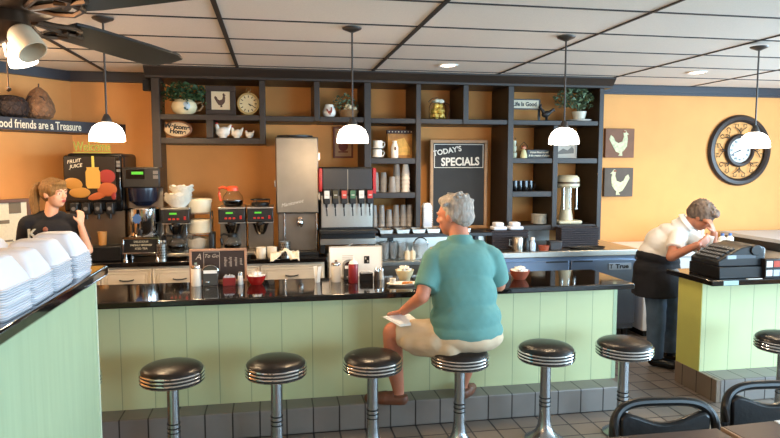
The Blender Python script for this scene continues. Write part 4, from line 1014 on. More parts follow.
t = thing('steel_canister', 'small steel canister beside the salt and pepper on the steel worktop', 'canister', (2.30, 5.73, .90))
MB().lathe([(0, 0), (.05, 0), (.052, .01), (.052, .12), (.045, .135), (0, .14)]).build('body', steel, t); MB().tube([(-.05, 0, .10), (-.085, 0, .11), (-.085, 0, .05), (-.05, 0, .04)], .006).build('handle', steel, t)
for x, m_, d in ((2.38, blackp, 'black squat bottle'), (2.445, M('sky_label', 'B9CBE0', .4), 'pale blue bottle')):
    t = thing('condiment_bottle', d+' on the right steel worktop', 'bottle', (x, 5.72, .90)); MB().lathe([(0, 0), (.028, 0), (.03, .01), (.03, .07), (.018, .09), (.018, .10), (0, .10)]).build('body', m_, t); MB().lathe([(0, .10), (.02, .10), (.02, .125), (0, .125)]).build('cap', white if m_ is not blackp else blackp, t)
terr = M('terracotta', '9A4B33', .5, nz=(12, .08))
t = thing('terracotta_dish', 'small terracotta dish on the right steel worktop', 'dish', (2.56, 5.72, .90)); MB().lathe([(0, 0), (.045, 0), (.055, .045), (.05, .045), (.042, .006), (0, .006)]).build('dish', terr, t)
t = thing('dark_tub', 'dark grey square tub on the right steel worktop', 'tub', (2.68, 5.75, .90)); MB().box(-.06, .06, -.05, .05, 0, .075).build('tub', M('charcoal', '3A383A', .4), t, bev=.008); MB().box(-.065, .065, -.055, .055, .075, .085).build('rim', M('charcoal', '3A383A', .4), t, bev=.002)
t = thing('round_tray', 'flat round black tray at the front of the steel worktop', 'tray', (3.02, 5.735, .90)); MB().lathe([(0, 0), (.17, 0), (.19, .018), (.185, .02), (.165, .006), (0, .006)], sy=.5, seg=40).build('tray', blackp, t)
t = thing('wall_plate', 'white wall panel behind the right steel worktop', 'panel', (2.66, 6.485, .90)); MB().box(-.36, .3, -.01, .01, 0, .15).build('panel', white, t)

# ------------------------------------------------------------------ on the bar (top z .90)
t = thing('menu_chalkboard', 'wide framed chalk menu board standing on the bar behind the napkins', 'chalkboard', (-.387, 4.56, .90))
tf = MB().frame(-.195, .195, 0, .235, .016, -.008, .010); tf.build('frame', M('rose_wood', 'A37C63', .5, nz=(15, .1)), t, bev=.002)
MB().box(-.18, .18, -.002, .008, .014, .222).build('slate', M('brown_slate', '2D211D', .6), t, smooth=False)
m = MB().text('A', .06, (-.135, -.003, .18), shear=.3).text('To Go', .036, (-.048, -.003, .185), shear=.3).frame(-.10, .01, .08, .215, .003, -.003, -.002)
for x, tx in ((.045, 'soups'), (.082, 'salads'), (.119, 'melts'), (.152, 'pies')): m.text(tx, .03, (x, -.003, .14), rot=(PI/2, -PI/2, 0), shear=.2)
m.build('chalk_writing', M('chalk_faint', 'A89C90', .9), t, smooth=False)
MB().box(-.15, .15, .01, .05, 0, .012).build('foot', M('rose_wood', 'A37C63', .5), t)
t = thing('sign_panel', 'blank white acrylic sign holder behind the ketchup bottle on the bar', 'sign', (.585, 4.57, .90))
MB().box(-.19, .19, -.004, .004, .008, .225).build('sheet', paper, t, smooth=False)
MB().frame(-.195, .195, 0, .23, .007, -.006, .006).build('holder', M('acrylic_edge', 'C9BFB2', .2), t)
MB().box(.06, .10, -.0055, -.004, .10, .155).build('picture_mark', blackp, t, smooth=False)
m = MB()
for k_ in range(3): m.box(-.10, -.02, -.005, -.004, .16-.012*k_, .163-.012*k_)
m.box(.067, .077, -.0065, -.0055, .13, .145).box(.083, .093, -.0065, -.0055, .11, .125)
m.build('print', M('print_grey', 'B5ACA2', .8), t, smooth=False)
MB().box(-.17, .17, -.02, .03, 0, .006).build('foot', M('acrylic_edge', 'C9BFB2', .2), t)
sugar = M('sugar', 'D6CDBF', .7)
def dispenser(lb, x, y, r=.034, h=.15):
    t = thing('sugar_dispenser', lb, 'sugar dispenser', (x, y, .90))
    MB().lathe([(0, 0), (r*.95, 0), (r, .008), (r, h*.78), (r*.9, h*.82), (0, h*.82)]).build('sugar_glass', sugar, t)
    MB().lathe([(0, h*.82), (r*.98, h*.80), (r*1.02, h*.86), (r*.9, h*.94), (0, h)]).build('lid', chrome, t); MB().box(-.008, .008, -.01, .012, h*.96, h+.01).build('spout_flap', chrome, t)
    return t
dispenser('glass sugar dispenser with steel lid, left end of the bar', -.525, 4.44, .034, .15)
dispenser('glass sugar dispenser left of the ketchup bottle', .425, 4.42, .034, .145)
def napkinbox(lb, x, y):
    t = thing('napkin_dispenser', lb, 'napkin dispenser', (x, y, .90))
    m = MB(); W = .052; P = [(-W, 0), (W, 0), (W, .10)]+[(W*math.cos(a*PI/12), .10+.038*math.sin(a*PI/12)) for a in range(1, 12)]+[(-W, .10)]
    m.prism(P, -.03, .06); m.build('case', M('dark_steel', '6F6B66', .25, .9), t, bev=.003, recalc=True)
    MB().box(-.046, .046, -.036, -.03, .008, .085).build('front_plate', M('grey_front', '50504D', .35, .5), t, bev=.002)
    MB().box(-.044, .044, -.04, -.02, .086, .106).build('napkins', paper, t)
    m = MB(); m.tube([(W*.96*math.cos(a*PI/12), -.034, .105+.034*math.sin(a*PI/12)) for a in range(0, 13)], .004); m.build('rim', chrome, t)
    MB().ell((-.022, -.037, .025), (.012, .002, .007), sub=2).build('emblem', chrome, t)
napkinbox('chrome napkin dispenser before the chalk menu board', -.43, 4.45)
napkinbox('chrome napkin dispenser behind the ketchup bottle', .535, 4.48)
def caddy(lb, x, y, mat, w=.042, d=.03, n=14):
    t = thing('packet_caddy', lb, 'caddy', (x, y, .90))
    m = MB().box(-w, w, -d, -d+.004, 0, .055).box(-w, w, d-.004, d, 0, .055).box(-w, -w+.004, -d, d, 0, .055).box(w-.004, w, -d, d, 0, .055).box(-w, w, -d, d, 0, .004)
    m.build('tray', mat, t, bev=.002)
    m = MB(); rnd = random.Random(n)
    for k in range(n):
        xx = -w+.008+(2*w-.016)*k/(n-1); m.box(xx-.001, xx+.001, -d+.006, d-.006, .006, .062+rnd.uniform(0, .014), rot=(0, rnd.uniform(-.08, .08), 0))
    m.build('packets', M('packet_white', 'DDE2EA', .7, nz=(60, .15)), t, smooth=False)
caddy('dark red caddy of sweetener packets in front of the chalk menu', -.305, 4.42, M('dark_red', '7A1A16', .3))
caddy('black caddy of sweetener packets right of the ketchup bottle', .64, 4.42, M('smoke_black', '1C1A19', .25), .045)
def shaker(lb, x, y, fill):
    t = thing('salt_shaker', lb, 'shaker', (x, y, .90))
    MB().lathe([(0, 0), (.019, 0), (.020, .006), (.016, .065), (0, .065)], seg=16).build('glass_body', fill, t)
    MB().lathe([(0, .064), (.018, .064), (.018, .08), (.010, .09), (0, .091)], seg=16).build('cap', chrome, t)
shaker('salt shaker between the red caddy and the red bowl', -.232, 4.44, M('salt', 'E9E5DE', .6))
shaker('pepper shaker with steel cap beside the black caddy', .715, 4.43, M('pepper', '4A3F38', .6))
shaker('salt shaker beside the pepper, right of the black caddy', .752, 4.45, MATS['salt'])
def creamers(lb, x, y, mat, r=.07, h=.055, foot=0, ngr='', n=16):
    t = thing('bowl', lb, 'bowl', (x, y, .90+ (0 if not foot else .0)))
    MB().lathe([(0, 0), (r*.55, 0), (r*.6, .004+foot), (r*.85, h*.5+foot), (r, h+foot), (r-.005, h+foot), (r*.8, h*.5+foot), (r*.5, .008+foot), (0, .008+foot)]).build('bowl_body', mat, t)
    o = None; rnd = random.Random(int(x*100)); k = 0
    for lv, (m_, rr) in enumerate(((7, r*.62), (4, r*.3))):
        for i in range(m_):
            a = 2*PI*i/m_+lv
            if o is None: o = MB().lathe([(0, 0), (.0125, 0), (.016, .018), (.019, .019), (.019, .021), (0, .021)], seg=12).build('creamer_pod', white, None); c = o
            else: c = dup(o)
            c.location = (x+rr*math.cos(a), y+rr*math.sin(a), .90+foot+h-.016+.018*lv); c.rotation_euler = (rnd.uniform(-.5, .5), rnd.uniform(-.5, .5), 0)
            tag(c, 'white creamer pod heaped in the '+ngr, 'creamer', 'creamers in the '+ngr); k += 1
creamers('red bowl of creamers on the bar, right of the chalk menu', -.125, 4.43, M('red_bowl', '9E1B18', .25), .068, .06, ngr='red bowl')
creamers("cream bowl of creamers by the seated man's left arm", .90, 4.33, M('cream_bowl', 'D8CBA4', .3), .066, .065, .02, ngr='cream bowl')
creamers('terracotta bowl of creamers on the bar right of the seated man', 1.735, 4.28, terr, .072, .065, ngr='terracotta bowl')
t = thing('ketchup_bottle', 'red squeeze ketchup bottle with white cap on the bar', 'bottle', (.54, 4.36, .90))
MB().lathe([(0, 0), (.032, 0), (.034, .008), (.034, .125), (.03, .135), (0, .137)]).build('bottle_body', M('ketchup', '7E1C20', .3), t)
MB().lathe([(0, .134), (.031, .134), (.024, .15), (.008, .158), (.005, .18), (0, .182)]).build('nozzle', white, t)
t = thing('paper_tent', 'narrow white tent card at the left of the second bar group', 'card', (.305, 4.40, .90)); m = MB().box(-.02, .02, -.001, .001, 0, .115, rot=(.12, 0, 0)).box(-.02, .02, .025, .027, 0, .115, rot=(-.12, 0, 0)); m.xf(Matrix.Rotation(.9, 4, 'Z')).build('card', paper, t)
# snack tray by the man
t = thing('snack_plate', 'oval white plate with food scraps under the cream bowl', 'plate', (.86, 4.20, .90))
MB().lathe([(0, 0), (.07, 0), (.098, .016), (.095, .019), (.068, .005), (0, .005)], sx=1.15, sy=.62, seg=40).build('plate', china, t)
MB().ell((.02, -.01, .016), (.03, .02, .012), sub=2).ell((.05, .0, .015), (.022, .015, .010), sub=2).build('toast', M('toast', 'C07A3A', .7), t)
t = thing('small_cup', 'small white cup on the left end of the oval plate', 'cup', (.79, 4.20, .916)); MB().lathe([(0, 0), (.018, 0), (.022, .035), (.02, .035), (.016, .004), (0, .004)]).build('cup', china, t)

# cash register
rg = thing('cash_register', 'black cash register with sloping keyboard on the right counter', 'cash register', (3.15, 4.36, .90), -PI/2); rg.scale = (.68, 1.0, .84)
MB().box(0, .50, .0, .38, 0, .10).build('cash_drawer', blackp, rg, bev=.006)
m = MB(); m.prism([(.0, .10), (.38, .10), (.38, .26), (.32, .285), (.18, .26), (.0, .15)], .02, .48, 'X'); m.build('housing', M('register_black', '1A1A1C', .35), rg, bev=.01, recalc=True)
m = MB(); m.cyl((.0, .30, .24), (.50, .30, .24), .045, seg=28); m.build('display_hood', blackp, rg, bev=.004)
MB().box(.10, .30, -.035+.28, .262, .235, .262).build('display', M('display_grey', '4A504C', .2), rg)
MB().box(.48, .484, .06, .30, .17, .20).build('side_strip', M('strip_grey', '4F555C', .4), rg); MB().box(.484, .487, .07, .14, .168, .20).build('side_sticker', M('pale_sticker2', 'A9B4B9', .5), rg)
for r_ in range(4):
    for c_ in range(9):
        y = .03+.038*r_; z = .157+.0235*r_+.012
        MB().box(.05+.042*c_, .083+.042*c_, y-.013, y+.013, z, z+.012, rot=(.55, 0, 0)).build('key', M('key_grey', '5A5C60', .5), rg)
MB().tube([(-.004, .30, .02), (-.02, .22, .10), (-.006, .12, .13), (.02, .10, .15)], .003).build('cord', M('cord_tan', '8A7A62', .6), rg)
t = thing('card_rack', 'small black rack of four printed cards right of the cash register', 'rack', (3.50, 3.99, .90))
MB().box(0, .13, .0, .05, 0, .14).build('rack', blackp, t, bev=.004)
for i_, (x, z, cc) in enumerate(((.008, .08, 'D8D4CC'), (.068, .08, 'C0452E'), (.008, .015, 'D8D4CC'), (.068, .015, 'BFC6CC'))):
    MB().box(x, x+.05, -.003, 0, z, z+.045).box(x+.012, x+.038, -.004, -.003, z+.015, z+.02).build('card', M('card_'+cc, cc, .6), t, smooth=False)
t = thing('terracotta_bowl', 'rounded terracotta bowl at the right frame edge beside the card rack', 'bowl', (3.74, 4.05, .90)); MB().lathe([(0, 0), (.05, 0), (.085, .02), (.095, .045), (.08, .07), (.075, .07), (.085, .045), (0, .01)]).build('bowl', terr, t)
tag(MB().box(0, .12, 0, .02, 0, .004).build('pen', white, None, loc=(3.34, 3.965, .90), bev=.001), 'white pen lying before the cash register', 'pen')
t = thing('framed_certificate', 'small beige framed panel standing behind the register', 'picture', (4.42, 6.05, .87))
MB().frame(-.11, .11, 0, .27, .03, -.01, .01).build('frame', M('beige_frame', 'CDBFAE', .5), t, bev=.002); MB().box(-.09, .09, -.003, .007, .02, .25).build('backing', M('beige_mat', 'D8CBBB', .6), t); MB().box(-.02, .035, -.005, -.003, .08, .19).build('picture', M('print_brown2', '5B4A44', .6), t)
for x, d in ((4.56, 'left of the pair'), (4.65, 'right of the pair')):
    t = thing('pump_bottle', 'white bottle with blue cap behind the register, %s' % d, 'bottle', (x, 5.80, .87), group='white bottles behind the register')
    MB().lathe([(0, 0), (.032, 0), (.036, .01), (.036, .10), (.015, .12), (0, .12)]).build('bottle_body', white, t); MB().lathe([(0, .12), (.017, .12), (.017, .145), (0, .148)]).build('cap', M('blue_cap', '4A6CA8', .4), t)
# ------------------------------------------------------------------ people
def V(*a): return Vector(a)
def hand(m, wrist, d, n, curl=.5, s=1.0, side=1, spread=.0):
    """palm + five separate fingers. d = direction fingers point, n = palm normal (fingers curl towards n), side = thumb side"""
    d = Vector(d).normalized(); n = Vector(n); n = (n-d*n.dot(d)).normalized(); l = d.cross(n)*side
    w = Vector(wrist)
    for k in range(4):
        o = (k-1.5)*.019*s
        m.cap(w+d*.012*s+l*o*.7, w+d*.078*s+l*o, .0135*s, .0115*s)
    L_ = (.060, .072, .068, .052)
    for k in range(4):
        o = (1.5-k)*.0205*s; p = w+d*.082*s+l*o; dd = (d+l*spread*(1.5-k)).normalized(); seg = L_[k]*s
        for j, f in enumerate((.42, .32, .26)):
            a = curl*(.35+.75*j); q = p+(dd*math.cos(a)+n*math.sin(a))*seg*f*1.15
            m.cap(p, q, (.0092-.0009*j)*s, (.0086-.0009*j)*s); p = q
    p = w+d*.025*s+l*.030*s; t = (d*.6+l*.75+n*.25*curl).normalized(); q = p+t*.034*s; m.cap(w+d*.015*s+l*.012*s, p, .014*s, .012*s); m.cap(p, q, .0115*s, .010*s)
    t2 = (d*.95+l*.25+n*.4*curl).normalized(); m.cap(q, q+t2*.028*s, .010*s, .0085*s)
def head_parts(m, c, R3, s=1., jaw=1.):
    """skull, face, nose, ears, lips in head space: +Y is the face direction"""
    def P(x, y, z): return Vector(c)+R3@Vector((x, y, z))*s
    q = R3.to_euler()
    m.ell(P(0, -.012, .025), (.074*s, .092*s, .088*s), q); m.ell(P(0, .022, -.030), (.060*s, .066*s, .080*s), q)
    m.ell(P(0, .045, -.075), (.036*jaw*s, .036*s, .030*s), q); m.ell(P(0, .06, .02), (.05*s, .025*s, .035*s), q)
    for sx in (-1, 1): 
        m.ell(P(.034*sx, .055, -.022), (.024*s, .022*s, .022*s), q); m.ell(P(.074*sx, -.008, -.008), (.009*s, .019*s, .031*s), q)
        m.ell(P(.03*sx, .078, .018), (.020*s, .010*s, .007*s), q)
        m.ell(P(.030*sx, .072, .0), (.015*s, .013*s, .011*s), q)
    m.cap(P(0, .082, .012), P(0, .102, -.020), .008*s, .012*s); m.ell(P(0, .094, -.026), (.016*s, .012*s, .010*s), q)
    m.ell(P(0, .084, -.050), (.023*s, .010*s, .0055*s), q); m.ell(P(0, .082, -.061), (.020*s, .010*s, .006*s), q)
    return P
def face_details(P, R3, s, parent, off, lipcol, iris='4A3A2A', brow='5A4634', eyes=True):
    q = R3.to_euler(); o = Vector(off)
    if eyes:
        m = MB(); pu = MB()
        for sx in (-1, 1):
            m.ell(P(.030*sx, .0765, .001)-o, (.0125*s, .0085*s, .0065*s), q, 2)
            pu.ell(P(.030*sx, .0830, .001)-o, (.0055*s, .003*s, .0055*s), q, 2)
        e = m.build('eye_whites', M('eye_white', 'D8D2CA', .3), parent); pu.build('iris', M('iris_'+iris, iris, .2), e)
    m = MB()
    for sx in (-1, 1): m.tube([P(.014*sx, .089, .020)-o, P(.03*sx, .0885, .025)-o, P(.046*sx, .078, .021)-o], .0032*s, 6)
    m.build('eyebrows', M('brow_'+brow, brow, .8), parent)
    m = MB().ell(P(0, .0905, -.050)-o, (.020*s, .006*s, .0045*s), q, 2).ell(P(0, .0885, -.060)-o, (.018*s, .006*s, .005*s), q, 2)
    m.build('lips', M('lips_'+lipcol, lipcol, .4), parent)
def facing(yaw_deg, pitch_deg=0, roll_deg=0):
    """yaw 0 looks along +Y, 90 looks along -X ; pitch down is negative"""
    return Matrix.Rotation(math.radians(yaw_deg), 3, 'Z')@Matrix.Rotation(math.radians(pitch_deg), 3, 'X')@Matrix.Rotation(math.radians(roll_deg), 3, 'Y')

# ---- seated man in teal shirt
O = (1.08, 3.62, 0)
man = thing('person', 'grey haired man in teal T-shirt and khaki shorts sitting on a bar stool, back turned', 'person', O)
m = MB()
hc = V(1.105, 3.80, 1.405); R3 = facing(46, -6)
P = head_parts(m, hc, R3, 1.15)
m.cap((1.13, 3.735, 1.22), (1.12, 3.785, 1.36), .066, .058)
m.ell((1.13, 3.72, 1.08), (.18, .12, .17)); m.ell((1.135, 3.68, .86), (.18, .14, .16)); m.ell((1.14, 3.63, .73), (.19, .145, .11))
m.cap((.96, 3.73, 1.17), (1.31, 3.73, 1.17), .055)
# arms
m.cap((.94, 3.72, 1.16), (.855, 3.60, .945), .050, .043); m.cap((.855, 3.60, .945), (.775, 3.765, .825), .041, .028)
hand(m, (.772, 3.775, .818), (-.25, .9, -.30), (0, -.2, -1), .25, 1.05, side=1)
m.cap((1.325, 3.73, 1.14), (1.40, 3.79, .96), .050, .043); m.cap((1.40, 3.79, .96), (1.33, 4.03, .945), .041, .029)
hand(m, (1.328, 4.04, .944), (-.6, .8, -.05), (0, 0, -1), .5, 1.05, side=-1)
# legs
m.cap((1.02, 3.64, .68), (.725, 3.86, .675), .078, .060)
m.cap((.725, 3.865, .668), (.745, 3.92, .45), .062, .062); m.cap((.745, 3.92, .45), (.785, 3.965, .255), .060, .038)
m.cap((.785, 3.965, .25), (.78, 3.965, .215), .038, .038); m.cap((.79, 3.955, .215), (.63, 4.01, .20), .034, .026)
m.cap((1.24, 3.64, .685), (1.30, 3.96, .66), .085, .058); m.cap((1.30, 3.96, .66), (1.275, 3.98, .43), .056, .052)
m.cap((1.275, 3.98, .43), (1.23, 4.0, .25), .050, .035); m.cap((1.23, 4.0, .22), (1.30, 4.06, .205), .034, .026)
organic('body', m, skinr, man, O, vox=.0065, it=5)
face_details(P, R3, 1.15, man, O, 'A8604C', brow='A09080')
# hair: short, grey, a little ruffled
m = MB(); q = R3.to_euler()
def HP(x, y, z): return hc+R3@V(x, y, z)*1.15
m.ell(HP(0, -.022, .043), (.091, .108, .092), q); m.ell(HP(0, -.055, -.005), (.078, .068, .072), q); m.ell(HP(0, .03, .085), (.066, .06, .036), q)
m.ell(HP(-.06, -.02, .01), (.026, .05, .045), q); m.ell(HP(.06, -.02, .01), (.026, .05, .045), q)
rnd = random.Random(4)
for k in range(20):
    a = rnd.uniform(0, 6.28); e = rnd.uniform(.2, 1.4); r_ = .088
    p = HP(r_*math.cos(a)*math.cos(e), -.02+.10*math.sin(a)*math.cos(e), .045+r_*math.sin(e)*.98)
    d = (p-hc).normalized()*.012+R3@V(.02, -.01, 0)*rnd.uniform(-1, 1); m.cap(p-d*1.2, p+d*.35, .014, .005)
organic('hair', m, M('grey_hair', 'A0968C', .75, nz=(60, .3), bump=(120, .6), stretch=(1, 1, .25)), man, O, vox=.0055, it=5, nzz=.004, nzs=40)
# teal T-shirt
teal = M('teal_cotton', '608D86', .9, bump=(9, .5), nz=(5, .05))
m = MB()
m.ell((1.13, 3.715, 1.09), (.212, .150, .17)); m.ell((1.135, 3.68, .93), (.208, .165, .19)); m.ell((1.14, 3.655, .80), (.222, .178, .145)); m.ell((1.145, 3.64, .72), (.225, .172, .10))
m.cap((.97, 3.73, 1.155), (1.30, 3.73, 1.155), .075); m.cap((1.02, 3.73, 1.195), (1.24, 3.735, 1.195), .066); m.ell((1.13, 3.70, 1.17), (.17, .095, .08))
m.cyl((1.13, 3.735, 1.20), (1.126, 3.757, 1.288), .095, .074, 24)
m.ell((.955, 3.72, 1.145), .074); m.cyl((.955, 3.72, 1.145), (.878, 3.63, .985), .074, .070, 24)
m.ell((1.325, 3.73, 1.14), .074); m.cyl((1.325, 3.73, 1.145), (1.395, 3.79, .985), .074, .070, 24)
# folds
organic('shirt', m, teal, man, O, vox=.007, it=8, nzz=.009, nzs=7)
# khaki shorts
khaki = M('khaki', 'C8B193', .85, nz=(8, .06), bump=(18, .25))
m = MB()
m.ell((1.15, 3.635, .68), (.225, .165, .095)); m.cyl((1.05, 3.63, .685), (.775, 3.835, .672), .105, .088, 24); m.ell((1.05, 3.63, .685), .105); m.cyl((1.24, 3.64, .69), (1.29, 3.93, .665), .105, .085, 24); m.ell((1.24, 3.64, .69), .105)
m.cap((1.02, 3.56, .635), (.845, 3.735, .60), .062, .050); m.cap((.95, 3.62, .66), (.82, 3.75, .64), .075, .07)
organic('shorts', m, khaki, man, O, vox=.007, it=4, nzz=.006, nzs=14)
shoe = M('brown_leather', '6E4532', .5, nz=(15, .1))
for (h_, t_) in (((.80, 3.94), (.585, 4.01)), ((1.215, 3.97), (1.33, 4.085))):
    m = MB(); a = V(h_[0], h_[1], .205); b = V(t_[0], t_[1], .198); d = (b-a).normalized()
    m.cap(a, a.lerp(b, .45), .047, .047); m.cap(a.lerp(b, .45), b-d*.01, .050, .032); m.box(-1, -1, 0, 0, 0, 0) if False else None
    # open the throat for the ankle and cut a flat sole
    o = organic('shoe', m, shoe, man, O, vox=.005, it=3)
    for v in o.data.vertices:
        if v.co.z < .176: v.co.z = .172
        if v.co.z > .225 and (Vector((v.co.x+O[0], v.co.y+O[1]))-Vector(h_)).dot(Vector((d.x, d.y))) < .05: v.co.z = .225+(v.co.z-.225)*.3
t = thing('paper_napkin', "folded white napkin under the man's hand on his knee", 'napkin', (.775, 3.80, .765))
m = MB(); 
m.prism([(-.12, .0), (-.02, -.10), (.12, -.04), (.05, .075)], 0, .004, 'Z'); m.prism([(-.11, .0), (-.02, -.09), (.105, -.035), (.03, .06)], .005, .009, 'Z')
m.xf(Euler((.25, .12, -.1)).to_matrix().to_4x4()).build('sheets', paper, t, smooth=False, recalc=True)

# ---- woman at the left
O = (-1.60, 4.92, 0)
O = (-1.60, 4.92, 0); wo = thing('person', 'woman with blonde ponytail in black T-shirt glancing over her shoulder', 'person', O)
m = MB(); hc = V(-1.575, 4.90, 1.52); R3 = facing(-121, -3, 3)
P = head_parts(m, hc, R3, .94, .85)
m.cap((-1.62, 4.93, 1.33), (-1.595, 4.915, 1.45), .048, .043)
m.ell((-1.62, 4.95, 1.20), (.14, .09, .16)); m.ell((-1.62, 4.96, 1.02), (.125, .085, .14)); m.ell((-1.62, 4.96, .88), (.155, .11, .12))
m.cap((-1.76, 4.93, 1.30), (-1.49, 4.98, 1.30), .045)
m.cap((-1.475, 4.98, 1.295), (-1.375, 4.93, 1.10), .042, .037); m.cap((-1.375, 4.93, 1.10), (-1.397, 4.86, 1.29), .034, .022)
hand(m, (-1.397, 4.855, 1.30), (.05, .1, 1), (-.7, .7, 0), .9, .74, side=1)
m.cap((-1.775, 4.93, 1.295), (-1.83, 4.98, 1.06), .042, .037); m.cap((-1.83, 4.98, 1.06), (-1.72, 5.14, 1.05), .034, .024)
hand(m, (-1.71, 5.15, 1.05), (.5, .8, 0), (0, 0, -1), .5, .9, side=-1)
for sx in (-1, 1):
    x = -1.62+.085*sx; m.cap((x, 4.96, .85), (x, 4.96, .48), .085, .058); m.cap((x, 4.96, .48), (x, 4.97, .09), .055, .036); m.cap((x, 4.95, .05), (x, 5.08, .035), .036, .028)
m.cap((-1.70, 4.96, .05), (-1.70, 4.96, .04), .03)
organic('body', m, M('fair_skin', 'D9A283', .5, nz=(9, .05), sss=.08), wo, O, vox=.0065, it=4)
face_details(P, R3, .94, wo, O, 'A83A3C', iris='2E2A28', brow='6A4A30')
m = MB(); q = R3.to_euler()
def HP(x, y, z): return hc+R3@V(x, y, z)*.94
m.ell(HP(0, -.018, .030), (.079, .098, .084), q); m.ell(HP(0, -.045, .0), (.070, .066, .07), q); m.ell(HP(0, .045, .075), (.055, .045, .028), q)
m.ell(HP(-.062, .012, .03), (.018, .045, .04), q); m.ell(HP(.062, .012, .03), (.018, .045, .04), q)
pt_ = HP(0, -.105, .035)
m.ell(pt_, .024, sub=2); 
pts = [pt_, pt_+V(-.035, .0, .015), pt_+V(-.06, .0, -.03), pt_+V(-.068, -.005, -.10), pt_+V(-.06, -.01, -.17), pt_+V(-.05, -.01, -.215)]
rr = (.020, .028, .033, .034, .028, .012)
for i in range(5): m.cap(pts[i], pts[i+1], rr[i], rr[i+1])
organic('hair', m, M('blonde_hair', '86602F', .6, nz=(40, .35), bump=(120, .7), stretch=(3, 3, .4)), wo, O, vox=.005, it=3, nzz=.004, nzs=60)
MB().ell(pt_-Vector(O), (.024, .012, .026), q, 2).build('hair_tie', blackp, wo)
bt = M('black_cotton', '17161A', .9, bump=(16, .2))
m = MB(); m.ell((-1.62, 4.95, 1.21), (.168, .115, .15)); m.ell((-1.62, 4.96, 1.05), (.155, .112, .17)); m.ell((-1.62, 4.96, .90), (.170, .125, .10))
m.cap((-1.76, 4.935, 1.305), (-1.49, 4.98, 1.305), .062); m.cap((-1.69, 4.945, 1.335), (-1.56, 4.96, 1.335), .055); m.cyl((-1.62, 4.95, 1.33), (-1.612, 4.94, 1.385), .075, .058, 20)
m.cyl((-1.48, 4.98, 1.30), (-1.405, 4.945, 1.155), .062, .056, 20); m.ell((-1.48, 4.98, 1.30), .062, sub=2); m.cyl((-1.77, 4.93, 1.30), (-1.82, 4.965, 1.13), .062, .056, 20); m.ell((-1.77, 4.93, 1.30), .062, sub=2)
organic('shirt', m, bt, wo, O, vox=.007, it=5, nzz=.004, nzs=10)
m = MB().text('K', .09, (-.11, -.094, 1.235), ext=.012, off=.001).text('o', .07, (-.065, -.098, 1.20), ext=.012, off=.001).text('ffee', .06, (.045, -.098, 1.21), ext=.012, off=.001); m.build('shirt_writing', M('shirt_ink', 'B9AF98', .8), wo, smooth=False)
MB().ell((-.022, -.092, 1.265), (.018, .012, .02), sub=2).ell((-.02, -.092, 1.215), (.022, .012, .035), sub=2).build('shirt_figure', M('ginger_print', '8F5640', .8), wo)
den = M('denim', '4C6076', .85, nz=(12, .15), bump=(60, .2))
m = MB(); m.ell((-1.62, 4.96, .84), (.165, .12, .10))
for sx in (-1, 1): x = -1.62+.085*sx; m.cyl((x, 4.96, .84), (x, 4.96, .48), .095, .07, 20); m.cyl((x, 4.96, .49), (x, 4.97, .07), .07, .055, 20)
organic('jeans', m, den, wo, O, vox=.01, it=3)
m = MB()
for sx in (-1, 1): x = -1.62+.085*sx; m.cap((x, 4.94, .045), (x, 5.09, .036), .042, .034)
organic('shoes', m, rubber, wo, O, vox=.007, it=2)

wo.location.x += .035; wo.location.z = 0
# ---- cashier leaning over the right counter
O = (3.25, 4.85, 0)
ca = thing('person', 'grey haired cashier in white polo and black apron bent over a slip of paper', 'person', O)
m = MB(); hc = V(3.445, 4.64, 1.300); R3 = facing(-128, -40, 6)
P = head_parts(m, hc, R3, 1.0, .9)
m.cap((3.33, 4.74, 1.21), (3.41, 4.67, 1.27), .055, .052)
m.ell((3.22, 4.86, .82), (.16, .13, .12)); m.ell((3.215, 4.86, .95), (.13, .11, .12), (0, .3, 0)); m.ell((3.25, 4.82, 1.06), (.12, .11, .11), (0, .5, 0)); m.cap((3.30, 4.77, 1.10), (3.33, 4.74, 1.19), .06, .05)
# her right arm (near camera): shoulder, elbow back, hand up to the face
m.cap((3.265, 4.68, 1.13), (3.13, 4.56, .985), .042, .040); m.cap((3.13, 4.56, .985), (3.29, 4.46, 1.09), .040, .028)
hand(m, (3.31, 4.465, 1.095), (.9, .1, .45), (0, 1, .2), .75, .95, side=-1)
# her left arm: elbow on the counter, hand at the brow
m.cap((3.42, 4.83, 1.14), (3.50, 4.60, 1.0), .047, .040); m.cap((3.505, 4.585, .985), (3.485, 4.53, 1.17), .040, .028)
hand(m, (3.483, 4.528, 1.18), (-.35, .1, .9), (-.6, .8, 0), .8, .92, side=1)
for x, y in ((3.19, 4.82), (3.42, 4.95)):
    m.cap((x*.6+3.22*.4, 4.88, .80), (x, y, .46), .09, .062); m.cap((x, y, .46), (x, y, .10), .058, .038); m.cap((x, y, .05), (x+.09, y-.10, .04), .04, .03)
organic('body', m, M('tanned_skin', 'B9785A', .5, nz=(9, .08), sss=.08), ca, O, vox=.0065, it=4)
face_details(P, R3, 1.0, ca, O, '9A5044', brow='7A6A5A', eyes=False)
m = MB(); q = R3.to_euler()
def HP(x, y, z): return hc+R3@V(x, y, z)
m.ell(HP(0, -.022, .040), (.092, .108, .094), q); m.ell(HP(0, -.06, -.0), (.078, .066, .07), q); m.ell(HP(0, .05, .085), (.068, .052, .036), q)
m.ell(HP(-.066, .0, .02), (.022, .05, .045), q); m.ell(HP(.066, .0, .02), (.022, .05, .045), q)
rnd = random.Random(9)
for k in range(50):
    a = rnd.uniform(0, 6.28); e = rnd.uniform(.1, 1.4); r_ = .086
    p = HP(r_*math.cos(a)*math.cos(e), -.02+.10*math.sin(a)*math.cos(e), .045+r_*math.sin(e)*.98); d = (p-hc).normalized()*.02+R3@V(.02, .0, 0)*rnd.uniform(-1, 1); m.cap(p-d*.8, p+d*.5, .014, .005)
